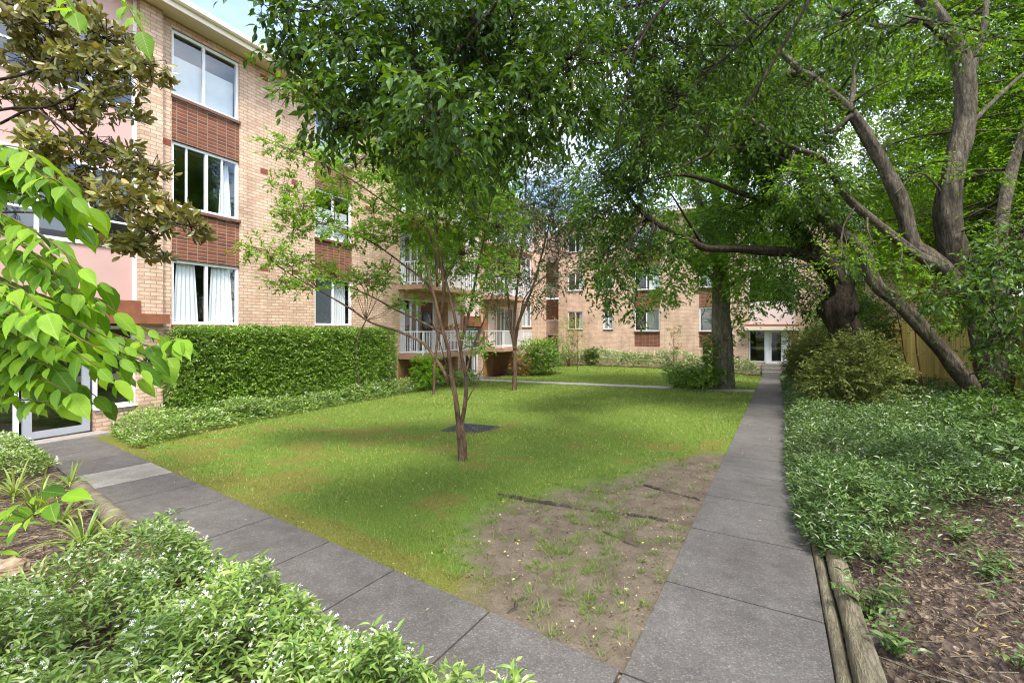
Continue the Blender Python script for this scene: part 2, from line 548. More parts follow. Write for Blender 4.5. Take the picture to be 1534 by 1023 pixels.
M['litter'] = leaf_mat('dry_litter', [(0.0, (0.05, 0.026, 0.017)), (0.45, (0.10, 0.064, 0.042)), (0.75, (0.2, 0.14, 0.095)), (0.93, (0.36, 0.28, 0.2)), (1.0, (0.45, 0.34, 0.08))], 0.1, 0.7, 0.2, 2.0)
M['fallen'] = leaf_mat('fallen_leaf', [(0.0, (0.30, 0.2, 0.10)), (0.4, (0.5, 0.44, 0.22)), (0.75, (0.55, 0.5, 0.14)), (1.0, (0.62, 0.6, 0.46))], 0.2, 0.6, 0.2, 2.0)
M['bark_grey'] = bark_mat('grey_bark', (0.042, 0.034, 0.024), (0.115, 0.095, 0.068), (0.235, 0.205, 0.15))
M['bark_dark'] = bark_mat('dark_bark', (0.025, 0.018, 0.013), (0.06, 0.045, 0.032), (0.12, 0.095, 0.07))
M['bark_myrtle'] = bark_mat('smooth_tan_bark', (0.07, 0.042, 0.028), (0.15, 0.095, 0.06), (0.27, 0.19, 0.13), 7, 0.3, 0.4)
M['bark_red'] = bark_mat('reddish_stem', (0.10, 0.045, 0.025), (0.19, 0.09, 0.05), (0.28, 0.15, 0.09), 12)
M['stem'] = plain('green_brown_stem', (0.12, 0.09, 0.04), 0.7, 0.2, var=0.3)
M['log'] = bark_mat('weathered_log', (0.13, 0.11, 0.075), (0.27, 0.235, 0.16), (0.42, 0.375, 0.27), 16, 1.0, 0.7, 0.14)
M['rock'] = plain('sandstone_rock', (0.26, 0.195, 0.125), 0.95, 0.1, var=0.45, scale=16, bmp=1.0)
M['drain'] = plain('dark_drain_grate', (0.035, 0.04, 0.048), 0.5, 0.5, var=0.25, scale=20)


def fence_mat():
    m, nt, b = new_mat('yellow_pine_paling')
    g = N(nt, 'NewGeometry')
    r = ramp(nt, g.outputs['Random Per Island'], [(0.0, (0.60, 0.41, 0.085)), (0.5, (0.74, 0.53, 0.13)), (1.0, (0.86, 0.67, 0.21))])
    tc = N(nt, 'TexCoord')
    mp = N(nt, 'Mapping')
    mp.inputs['Scale'].default_value = (30, 30, 1.5)
    L(nt, tc.outputs['Object'], mp.inputs[0])
    n = noise(nt, 1.0, 5, 0.7, vec=mp.outputs[0])
    w = ramp(nt, n.outputs[0], [(0.3, (0.72, 0.7, 0.66)), (0.7, (1.15, 1.15, 1.12))])
    L(nt, mixc(nt, 1.0, r.outputs[0], w.outputs[0], 'MULTIPLY'), b.inputs['Base Color'])
    b.inputs['Roughness'].default_value = 0.75
    return m


M['fence'] = fence_mat()


def vein_leaf(m):
    """pale midrib and faint side veins from the leaf's own coordinates"""
    nt = m.node_tree
    b = nt.nodes['Principled BSDF']
    src = b.inputs['Base Color'].links[0].from_socket
    ax = N(nt, 'Attribute', attribute_name='across')
    al = N(nt, 'Attribute', attribute_name='along')
    ab = N(nt, 'Math', operation='ABSOLUTE')
    L(nt, ax.outputs['Fac'], ab.inputs[0])
    rib = ramp(nt, ab.outputs[0], [(0.0, (1, 1, 1)), (0.035, (0, 0, 0))])
    k = N(nt, 'Math', operation='MULTIPLY_ADD')
    L(nt, ab.outputs[0], k.inputs[0])
    k.inputs[1].default_value = -0.55
    L(nt, al.outputs['Fac'], k.inputs[2])
    s1 = N(nt, 'Math', operation='MULTIPLY')
    L(nt, k.outputs[0], s1.inputs[0])
    s1.inputs[1].default_value = 58.0
    sn = N(nt, 'Math', operation='SINE')
    L(nt, s1.outputs[0], sn.inputs[0])
    vr = ramp(nt, sn.outputs[0], [(0.86, (0, 0, 0)), (1.0, (0.35, 0.35, 0.35))])
    n = noise(nt, 22, 4)
    bl = ramp(nt, n.outputs[0], [(0.3, (0.75, 0.78, 0.7)), (0.6, (1.05, 1.05, 1.0))])
    c = mixc(nt, 1.0, src, bl.outputs[0], 'MULTIPLY')
    c = mixc(nt, vr.outputs[0], c, (0.34, 0.44, 0.10))
    r2 = N(nt, 'Math', operation='MULTIPLY')
    L(nt, rib.outputs[0], r2.inputs[0])
    r2.inputs[1].default_value = 0.7
    c = mixc(nt, r2.outputs[0], c, (0.40, 0.50, 0.14))
    L(nt, c, b.inputs['Base Color'])
    bump(nt, b, sn.outputs[0], 0.12, 0.002)


vein_leaf(M['bright'])

M['silver'] = leaf_mat('silvery_cover_leaf', [(0.0, (0.12, 0.20, 0.05)), (0.45, (0.22, 0.31, 0.10)), (0.8, (0.36, 0.44, 0.22)), (1.0, (0.55, 0.58, 0.42))], 0.22, 0.32, 0.6, 1.2)
M['tuft'] = leaf_mat('tuft_blade', [(0.0, (0.10, 0.19, 0.03)), (0.7, (0.17, 0.27, 0.045)), (1.0, (0.26, 0.33, 0.08))], 0.35, 0.5, 0.25, 0.9)
M['bark_light'] = bark_mat('pale_grey_bark', (0.10, 0.085, 0.065), (0.24, 0.21, 0.165), (0.40, 0.36, 0.29))
# ------------------------------------------------------------------ leaves
KITE_V = np.array([(0, 0, 0), (0.5, 0.42, 0.10), (0, 1, -0.02), (-0.5, 0.42, 0.10)])
KITE_F = [np.array([(0, 1, 2), (0, 2, 3)])]
LEAF_V = np.array([(0, 0, 0), (0.40, 0.22, 0.09), (0.46, 0.52, 0.07), (0, 1.0, -0.16), (-0.46, 0.52, 0.07), (-0.40, 0.22, 0.09),
                   (0, 0.24, 0.0), (0, 0.58, -0.02)])
LEAF_F = [np.array([(0, 1, 6), (0, 6, 5), (2, 3, 7), (7, 3, 4)]), np.array([(1, 2, 7, 6), (6, 7, 4, 5)])]
# broad, drip-tipped leaf for plants right by the camera
BIG_V = np.array([(0, 0, 0), (0.26, 0.07, 0.04), (0.46, 0.24, 0.07), (0.50, 0.45, 0.06), (0.36, 0.68, 0.02), (0.13, 0.86, -0.04), (0, 1.0, -0.12),
                  (-0.13, 0.86, -0.04), (-0.36, 0.68, 0.02), (-0.50, 0.45, 0.06), (-0.46, 0.24, 0.07), (-0.26, 0.07, 0.04),
                  (0, 0.09, 0.0), (0, 0.27, 0.0), (0, 0.48, -0.01), (0, 0.70, -0.04), (0, 0.86, -0.08)])
BIG_F = [np.array([(0, 1, 12), (0, 12, 11), (5, 6, 16), (16, 6, 7)]),
         np.array([(1, 2, 13, 12), (12, 13, 10, 11), (2, 3, 14, 13), (13, 14, 9, 10), (3, 4, 15, 14), (14, 15, 8, 9), (4, 5, 16, 15), (15, 16, 7, 8)])]
STAR_V, STAR_F = [], []
for _k in range(5):
    _a = _k * 2 * math.pi / 5
    _c, _s = math.cos(_a), math.sin(_a)
    STAR_V += [(0, 0, 0), (0.40 * _c - 0.11 * _s, 0.40 * _s + 0.11 * _c, 0.08), (0.55 * _c, 0.55 * _s, 0.03), (0.40 * _c + 0.11 * _s, 0.40 * _s - 0.11 * _c, 0.08)]
    STAR_F.append((4 * _k, 4 * _k + 1, 4 * _k + 2, 4 * _k + 3))
STAR_V, STAR_F = np.array(STAR_V), [np.array(STAR_F)]
OVAL_V = np.array([(0, 0, 0), (0.30, 0.20, 0.03), (0.50, 0.50, 0.05), (0.36, 0.80, 0.03), (0, 1.0, -0.03), (-0.36, 0.80, 0.03), (-0.50, 0.50, 0.05), (-0.30, 0.20, 0.03), (0, 0.22, 0), (0, 0.52, 0), (0, 0.82, -0.01)])
OVAL_F = [np.array([(0, 1, 8), (0, 8, 7), (3, 4, 10), (10, 4, 5)]), np.array([(1, 2, 9, 8), (8, 9, 6, 7), (2, 3, 10, 9), (9, 10, 5, 6)])]
SHAPES = {'oval': (OVAL_V, OVAL_F), 'kite': (KITE_V, KITE_F), 'leaf': (LEAF_V, LEAF_F), 'big': (BIG_V, BIG_F), 'star': (STAR_V, STAR_F)}


def add_leaves(mb, pos, d, up, length, width, shape='kite', mi=0):
    """one leaf at each pos, pointing along d, face towards up"""
    V, Fs = SHAPES[shape]
    pos, d, up = (np.asarray(q, float) for q in (pos, d, up))
    n = len(pos)
    if n == 0:
        return
    d = unit(d)
    x = unit(np.cross(d, up))
    z = np.cross(x, d)
    ln = np.broadcast_to(np.asarray(length, float), (n,))
    wd = np.broadcast_to(np.asarray(width, float), (n,))
    P_ = (pos[:, None] + (V[None, :, 0] * wd[:, None])[..., None] * x[:, None] + (V[None, :, 1] * ln[:, None])[..., None] * d[:, None]
          + (V[None, :, 2] * ln[:, None])[..., None] * z[:, None])
    base = (np.arange(n) * len(V))[:, None, None]
    st = mb.n
    mb.v.append(P_.reshape(-1, 3))
    for f in Fs:
        mb.f.append(((f[None] + base).reshape(-1, f.shape[1]) + st, mi))
    mb.n += n * len(V)


def rvec(n, r=rng):
    return unit(r.normal(size=(n, 3)))


def twig_leaves(mb, base, tdir, tlen, m, leaf, wr, droop=0.3, shape='kite', spread=1.0, mi=0, jit=0.35):
    """alternate leaves along straight twigs; base, tdir (n,3), tlen (n,), m leaves on each"""
    n = len(base)
    if n == 0:
        return
    tdir = unit(tdir)
    side = unit(np.cross(tdir, np.array([0, 0, 1.0]) + 0.3 * rng.normal(size=(n, 3))))
    fr = (np.arange(m) + 0.6) / m
    fr = np.clip(fr[None] + rng.normal(size=(n, m)) * 0.06, 0.05, 1.0)
    sag = -0.25 * droop * (fr ** 2) * tlen[:, None]
    pos = base[:, None] + tdir[:, None] * (fr * tlen[:, None])[..., None]
    pos[..., 2] += sag
    sg = np.where(np.arange(m) % 2 == 0, 1.0, -1.0)[None, :, None]
    d = tdir[:, None] * 0.7 + spread * sg * side[:, None] * 0.85 + rng.normal(size=(n, m, 3)) * jit
    d[..., 2] -= droop * 0.6
    up = np.array([0, 0, 1.0]) + rng.normal(size=(n, m, 3)) * 0.45
    ln = leaf * rng.uniform(0.65, 1.2, (n, m))
    add_leaves(mb, pos.reshape(-1, 3), d.reshape(-1, 3), up.reshape(-1, 3), ln.ravel(), (ln * wr).ravel(), shape, mi)


def whorl_leaves(mb, base, tdir, m, leaf, wr, shape='leaf', mi=0):
    """rosettes of leaves at twig ends (magnolia)"""
    n = len(base)
    tdir = unit(tdir)
    a = unit(np.cross(tdir, np.array([0.2, 0.1, 1.0])))
    b = np.cross(tdir, a)
    ph = (np.arange(m) * 2.4)[None] + rng.uniform(0, 6.28, (n, 1))
    rad = np.cos(ph)[..., None] * a[:, None] + np.sin(ph)[..., None] * b[:, None]
    d = tdir[:, None] * rng.uniform(0.3, 1.3, (n, m, 1)) + rad + rng.normal(size=(n, m, 3)) * 0.25
    pos = base[:, None] - tdir[:, None] * (np.arange(m) * 0.012)[None, :, None]
    up = tdir[:, None] + 0.2 * rng.normal(size=(n, m, 3))
    ln = leaf * rng.uniform(0.7, 1.15, (n, m))
    add_leaves(mb, pos.reshape(-1, 3), d.reshape(-1, 3), up.reshape(-1, 3), ln.ravel(), (ln * wr).ravel(), shape, mi)


def blob(u, v, d, ru, rv=None, rd=None):
    """measured foliage mass: photo position, depth, radii in photo pixels -> world centre and radii"""
    rv = rv or ru
    k = d / FOC
    return at(u, v, d), np.array([ru * k, (rd if rd else ru * k), rv * k])


def blob_points(c, r, n, shell=0.45):
    q = rvec(n)
    t = rng.random(n) ** (1 / 3.0)
    t = shell * (0.6 + 0.4 * t) + (1 - shell) * t
    q = q * t[:, None]
    # lateral radius along the camera's right, depth radius along its axis: kept round in plan
    w = np.stack([q[:, 0] * r[0], q[:, 1] * r[1], q[:, 2] * r[2]], 1)
    out = np.empty_like(w)
    out[:, 0] = w[:, 0] * RX[0] + w[:, 1] * AX[0]
    out[:, 1] = w[:, 0] * RX[1] + w[:, 1] * AX[1]
    out[:, 2] = w[:, 2]
    return c + out, out


def tree(name, label, cat, base, limbs, blobs, leafmat, barkmat, leaf=0.08, wr=0.42, m=9, twig=0.35, dens=1.0, droop=0.35, shape='kite',
         group=None, link=True, sides=8, flute=0.0, twig_r=0.004, shell=0.45, mode='twig', sub=0.35, step=0.12, link_r=0.012, extra=None):
    """limbs: (control points, r0, r1); blobs: (centre, radii, number of twigs)"""
    base = np.asarray(base, float)
    root = empty(name, base, label=label, cat=cat, group=group)
    wood, fol = MB(), MB()
    anchors = []
    for li, (pts, r0, r1) in enumerate(limbs):
        c = curve(pts, step)
        n = len(c)
        tt = np.linspace(0, 1, n)
        rad = r0 + (r1 - r0) * tt ** 0.8
        wob = rng.normal(size=(n, 3)) * 0.0
        wood.tube(c + wob, rad, sides if r0 > 0.03 else 5, flute=flute if r0 > 0.06 else 0, seed=li * 1.7)
        anchors.append(np.column_stack([c, rad]))
    anc = np.vstack(anchors) if anchors else None
    for (c, r, n) in blobs:
        n = max(3, int(n * dens))
        p, off = blob_points(c, r, n, shell)
        td = unit(off) * 0.8 + rng.normal(size=(n, 3)) * 0.5
        td[:, 2] -= droop * 0.5
        tl = twig * rng.uniform(0.6, 1.3, n)
        if mode == 'whorl':
            whorl_leaves(fol, p, unit(td), m, leaf, wr, shape)
        else:
            twig_leaves(fol, p, td, tl, m, leaf, wr, droop, shape)
        tdn = unit(td)
        if link and anc is not None:
            dd = np.linalg.norm(anc[:, :3] - c, axis=1)
            k = int(np.argmin(dd + (anc[:, 3] < 0.008) * 0.2))
            a0 = anc[k, :3]
            mid = (a0 + c) / 2 + rng.normal(size=3) * 0.06 * dd[k]
            br = curve([a0, mid, c], 0.1)
            r0 = min(link_r * (0.6 + 0.7 * dd[k] ** 0.5), anc[k, 3] * 0.8)
            wood.tube(br, np.linspace(r0, twig_r * 1.3, len(br)), 5, cap=False)
            node = np.vstack([br[len(br) // 2:], c[None]])
            for i in np.nonzero(rng.random(n) < sub)[0]:
                q = node[rng.integers(len(node))]
                e = p[i] + tdn[i] * (tl[i] * 0.9 if mode != 'whorl' else 0)
                md = (q + p[i]) / 2 + rng.normal(size=3) * 0.05
                md[2] += 0.03
                wood.tube([q, md, p[i], e], [twig_r * 1.2, twig_r, twig_r * 0.8, twig_r * 0.4], 3, cap=False)
    if extra:
        extra(wood, fol)
    if wood.v:
        wood.build('trunk', barkmat, None, smooth=True, loc=base).parent = root
        root.children[-1].location = (0, 0, 0)
    o = fol.build('crown', leafmat, None, loc=base)
    o.parent = root
    o.location = (0, 0, 0)
    return root


def in_poly(x, y, poly):
    poly = np.asarray(poly, float)[:, :2]
    x, y = np.asarray(x), np.asarray(y)
    ins = np.zeros(x.shape, bool)
    j = len(poly) - 1
    for i in range(len(poly)):
        xi, yi = poly[i]
        xj, yj = poly[j]
        c = ((yi > y) != (yj > y)) & (x < (xj - xi) * (y - yi) / (yj - yi + 1e-12) + xi)
        ins ^= c
        j = i
    return ins


def edge_dist(x, y, poly):
    poly = np.asarray(poly, float)[:, :2]
    p = np.stack([x, y], -1)
    best = np.full(len(p), 1e9)
    for i in range(len(poly)):
        a, b = poly[i], poly[(i + 1) % len(poly)]
        ab = b - a
        t = np.clip(((p - a) @ ab) / (ab @ ab + 1e-12), 0, 1)
        best = np.minimum(best, np.linalg.norm(p - a - t[:, None] * ab, axis=1))
    return best


def scatter(poly, dens_near, ref=6.0, power=1.6, cap=1e9, rr=rng):
    """points in a polygon, density (per m2) at distance ref, falling off with distance"""
    poly = np.asarray(poly, float)
    x0, y0 = poly[:, 0].min(), poly[:, 1].min()
    x1, y1 = poly[:, 0].max(), poly[:, 1].max()
    xs, ys = [], []
    cell = 1.0
    for gx in np.arange(x0, x1, cell):
        for gy in np.arange(y0, y1, cell):
            dd = max(1.6, math.hypot(gx + cell / 2, gy + cell / 2))
            n = rr.poisson(min(cap, dens_near * (ref / dd) ** power) * cell * cell)
            if n:
                xs.append(rr.uniform(gx, gx + cell, n))
                ys.append(rr.uniform(gy, gy + cell, n))
    x, y = np.concatenate(xs), np.concatenate(ys)
    k = in_poly(x, y, poly) & (x < x1) & (y < y1)
    return x[k], y[k]


def cover(name, label, cat, poly, mat, dens, height, leaf, wr=0.45, shape='kite', ref=6.0, power=1.6, edge=0.25, flowers=0.0, flower=0.02,
          grow=0.045, lump=1.5, gaps=None, kind='stuff', cap=1e9, pitch=0.35, hvar=0.45):
    """a low mass of leafy sprigs over a polygon: dens = sprigs per m2 at distance ref"""
    x, y = scatter(poly, dens, ref, power, cap)
    e = edge_dist(x, y, poly)
    if gaps is not None:
        k = rng.random(len(x)) > gaps(x, y)
        x, y, e = x[k], y[k], e[k]
    n = len(x)
    h = height * (1 - hvar + 2 * hvar * fbm(x, y, lump)) * (0.35 + 0.65 * sstep(e / edge))
    t = rng.random(n) ** 0.45
    z = gz(x, y) + 0.01 + h * t
    dist = np.hypot(x, y)
    ln = leaf * (1 + grow * np.maximum(dist - ref, 0))
    m = 5
    az = rng.uniform(0, 6.283, (n, 1)) + np.arange(m)[None] * 2.4
    el = rng.normal(pitch, 0.35, (n, m)) - 0.5 * (1 - t)[:, None]
    d = np.stack([np.cos(az) * np.cos(el), np.sin(az) * np.cos(el), np.sin(el)], -1)
    st = rng.normal(size=(n, 3)) * 0.5 + np.array([0, 0, 1.0])
    pos = np.stack([x, y, z], -1)[:, None] + unit(st)[:, None] * (ln[:, None] * (np.arange(m)[None] - 2) * 0.28)[..., None] + d * 0.01
    up = np.array([0, 0, 1.0]) + rng.normal(size=(n, m, 3)) * 0.35
    up = up - 0.35 * d * 0
    lf = ln[:, None] * rng.uniform(0.6, 1.2, (n, m))
    mb = MB()
    add_leaves(mb, pos.reshape(-1, 3), d.reshape(-1, 3), up.reshape(-1, 3), lf.ravel(), (lf * wr).ravel(), shape)
    mats = [mat]
    if flowers:
        k = np.nonzero((rng.random(n) < flowers * (0.3 + 1.5 * vnoise(x, y, 1.6))) & (t > 0.5))[0]
        nf = 6
        fp = np.repeat(pos[k, m - 1], nf, 0) + rng.normal(size=(len(k) * nf, 3)) * 0.016 * (1 + grow * 0.5 * np.maximum(np.repeat(dist[k], nf) - ref, 0))[:, None]
        fp[:, 2] += ln[np.repeat(k, nf)] * 0.45
        fu = np.array([-0.2, -0.35, 0.8]) + rng.normal(size=(len(fp), 3)) * 0.5
        add_leaves(mb, fp, unit(np.cross(fu, rvec(len(fp)))), fu, flower * (1 + grow * np.maximum(np.hypot(fp[:, 0], fp[:, 1]) - ref, 0)),
                   flower * (1 + grow * np.maximum(np.hypot(fp[:, 0], fp[:, 1]) - ref, 0)), 'star', 1)
        mats.append(M['petal'])
    o = mb.build(name, mats)
    return tag(o, label, cat, kind=kind)


def bush(name, label, cat, c, r, mat, n, leaf, wr=0.42, m=8, twig=0.22, group=None, stems=5, bark=None, shape='kite', droop=0.2, lumps=7, stem_r=0.015,
         shell=0.6, top=0.0):
    """a shrub: several stems and a lumpy foliage mass resting on the ground; c = ground point, r = radii (x, y, z)"""
    c = np.asarray(c, float)
    root = empty(name, c, label=label, cat=cat, group=group)
    wood, fol = MB(), MB()
    cc = c + np.array([0, 0, r[2]])
    cen = []
    for k in range(lumps):
        q = rvec(1)[0] * np.array(r) * rng.uniform(0.3, 0.72)
        q[2] = abs(q[2]) * (1 if rng.random() < 0.55 else -0.9)
        cen.append((cc + q, np.array(r) * rng.uniform(0.38, 0.6)))
    cen.append((cc, np.array(r) * 0.7))
    tot = sum(np.prod(q[1]) for q in cen)
    for ce, rr_ in cen:
        k = int(n * np.prod(rr_) / tot) + 3
        p, off = blob_points(ce, np.array([rr_[0], rr_[1], rr_[2]]), k, shell)
        p[:, 2] = np.maximum(p[:, 2], gz(p[:, 0], p[:, 1]) + 0.04)
        td = unit(off) + rng.normal(size=(k, 3)) * 0.45
        td[:, 2] += top
        twig_leaves(fol, p, td, twig * rng.uniform(0.6, 1.3, k), m, leaf, wr, droop, shape)
    for k in range(stems):
        q = cen[k % len(cen)][0]
        b0 = c + np.array([rng.normal() * 0.05, rng.normal() * 0.05, -0.03])
        pts = curve([b0, (b0 + q) / 2 + rng.normal(size=3) * 0.08 * r[0], q], 0.15)
        wood.tube(pts, np.linspace(stem_r, stem_r * 0.35, len(pts)), 5)
    o = wood.build('stem', bark or M['stem'], None, smooth=True, loc=c)
    o.parent = root
    o.location = (0, 0, 0)
    o = fol.build('foliage', mat, None, loc=c)
    o.parent = root
    o.location = (0, 0, 0)
    return root
# ------------------------------------------------------------------ ground sheets
def sheet(name, xs, ys_of, mat, dz, attrs=None, kind='structure'):
    """grid over xs with rows ys_of(x) (same length for every x)"""
    X = np.repeat(np.asarray(xs)[:, None], len(ys_of(xs[0])), 1)
    Y = np.stack([ys_of(x) for x in xs])
    V = np.stack([X, Y, gz(X, Y) + dz], -1)
    nx, ny = X.shape
    i = np.arange(nx - 1)[:, None] * ny
    j = np.arange(ny - 1)[None]
    q = np.stack([i + j, i + ny + j, i + ny + j + 1, i + j + 1], -1).reshape(-1, 4)
    mb = MB()
    mb.add(V.reshape(-1, 3), q)
    o = mb.build(name, mat, smooth=True)
    if attrs:
        for k, f in attrs.items():
            a = o.data.attributes.new(k, 'FLOAT', 'POINT')
            a.data.foreach_set('value', np.asarray(f(X.ravel(), Y.ravel()), np.float32))
    return tag(o, kind=kind)


gx = np.concatenate([[-300, -150, -80, -40, -25], np.arange(-18, 9.01, 0.25), [15, 25, 40, 80, 150, 300]])
gy = np.concatenate([[-200, -80, -30, -15], np.arange(-9, 36.01, 0.25), [45, 60, 90, 150, 300]])
sheet('ground', gx, lambda x: gy, M['mulch'], 0.0)

BARE = [(0.4, 1.2), (-1.3, 1.7), (-1.85, 2.55), (-2.2, 3.1), (-2.5, 3.7), (-2.55, 4.3), (-2.15, 5.0), (-1.75, 5.8), (-1.4, 6.8), (-0.9, 7.8), (0.4, 8.0)]


def bare(x, y):
    x = np.asarray(x, float)
    y = np.asarray(y, float)
    ins = in_poly(x, y, BARE)
    e = edge_dist(x.ravel(), y.ravel(), BARE).reshape(x.shape)
    s = np.where(ins, e, -e)
    k = sstep((s + 0.55) / 1.25)
    # grassy ridge running through the bare patch towards the paths' corner
    rid = np.abs((x + 1.25) + 0.22 * (y - 3.2)) + 0.1 * np.sin(y * 5)
    k = k - 0.30 * sstep(1 - rid / 0.28) * (y < 4.4) * (y > 2.5)
    return np.clip(k + 0.28 * (fbm(x, y, 2.2) - 0.5), 0, 1) * 0.92


def moss(x, y):
    x = np.asarray(x, float)
    y = np.asarray(y, float)
    e = y - lawn_front(x)
    k = sstep(1 - e / 0.6) * (x < -1.4) * (0.55 + 0.6 * vnoise(x, y, 2.5))
    k = np.maximum(k, 0.8 * sstep(1 - np.hypot((x + 8.6) / 1.1, (y - 4.2) / 0.5)))
    k = np.maximum(k, 0.75 * sstep(1 - np.abs(x + 0.9) / 0.5) * (y > 5.5) * (y < 9))
    k = np.maximum(k, 0.8 * sstep((fbm(x + 11, y - 4, 1.5) - 0.52) / 0.12) * sstep((11 - y) / 3))
    return np.clip(k + 0.35 * (fbm(x + 3, y, 1.3) - 0.5), 0, 1)


LX = np.concatenate([np.arange(-12.25, -3, 0.25), np.arange(-3, -0.7, 0.125), [-0.72, -0.644]])


def lawn_rows(x):
    y0 = lawn_front(x)
    return np.concatenate([np.linspace(y0, 9.0, 70), np.arange(9.25, 30.6, 0.25)])


sheet('lawn', LX, lawn_rows, M['lawn'], 0.006, {'bare': bare, 'moss': moss})


# paths: concrete slabs with open joints
def slab_path(name, quads, mat, top=0.022, thick=0.12, mats=None):
    mb = MB()
    for k, q in enumerate(quads):
        q = np.asarray(q, float)
        n = 4
        # subdivide along the slab so that it follows the ground
        top_v, idx = [], []
        rows = []
        for s in np.linspace(0, 1, n):
            a, b = q[0] + (q[3] - q[0]) * s, q[1] + (q[2] - q[1]) * s
            rows.append((a, b))
        V = []
        for a, b in rows:
            for p in (a, b):
                V.append((p[0], p[1], float(gz(p[0], p[1])) + top))
            for p in (a, b):
                V.append((p[0], p[1], float(gz(p[0], p[1])) + top - thick))
        F = []
        for s in range(n - 1):
            o = s * 4
            F += [(o, o + 1, o + 5, o + 4), (o + 2, o + 6, o + 7, o + 3), (o, o + 4, o + 6, o + 2), (o + 1, o + 3, o + 7, o + 5)]
        F += [(0, 2, 3, 1), (4 * n - 4, 4 * n - 3, 4 * n - 1, 4 * n - 2)]
        mb.add(V, F, 0 if mats is None else mats[k])
    return tag(mb.build(name, mat), kind='structure')


G_ = 0.007
ys = [-3.0, -1.9, -0.85, 0.2, 1.25, 2.27, 3.31, 4.4, 5.46] + [5.46 + 1.07 * k for k in range(1, 25)]
ys = [y for y in ys if y < 31.2]
qs = []
for y0, y1 in zip(ys[:-1], ys[1:]):
    qs.append([(-0.644, y0 + G_), (0.245, y0 + G_ - 0.035), (0.245, y1 - G_ - 0.035), (-0.644, y1 - G_)])
slab_path('path', qs, M['path'])
PW = 0.92
xs = [-0.66, -1.5, -2.4, -3.25, -4.25, -5.25, -6.2, -7.12, -8.1, -9.1, -10.1, -11.1, -11.75]
qs, mi = [], []
for x1, x0 in zip(xs[:-1], xs[1:]):
    qs.append([(x0 + G_, lawn_front(x0) - PW), (x1 - G_, lawn_front(x1) - PW), (x1 - G_, lawn_front(x1)), (x0 + G_, lawn_front(x0))])
    mi.append(1 if abs(x1 + 7.12) < 0.01 else 0)
slab_path('front_path', qs, [M['path'], M['path_pale']], mats=mi)
qs = []
for k in range(12):
    x1 = -0.66 - k * 0.98
    x0 = x1 - 0.98
    qs.append([(x0 + G_, 18.95 - 0.02 * k), (x1 - G_, 18.95 - 0.02 * k), (x1 - G_, 19.95 - 0.04 * k), (x0 + G_, 19.95 - 0.04 * k)])
slab_path('cross_path', qs, M['path_far'], top=0.02)

# ------------------------------------------------------------------ grass blades
STRIP = [(-9.6, 4.08), (-10.3, 5.58), (-10.7, 7.36), (-11.15, 9.87), (-11.4, 12.8), (-12.0, 15.7)]


def strip_x(y):
    s = np.array(STRIP)
    return np.interp(y, s[:, 1], s[:, 0])


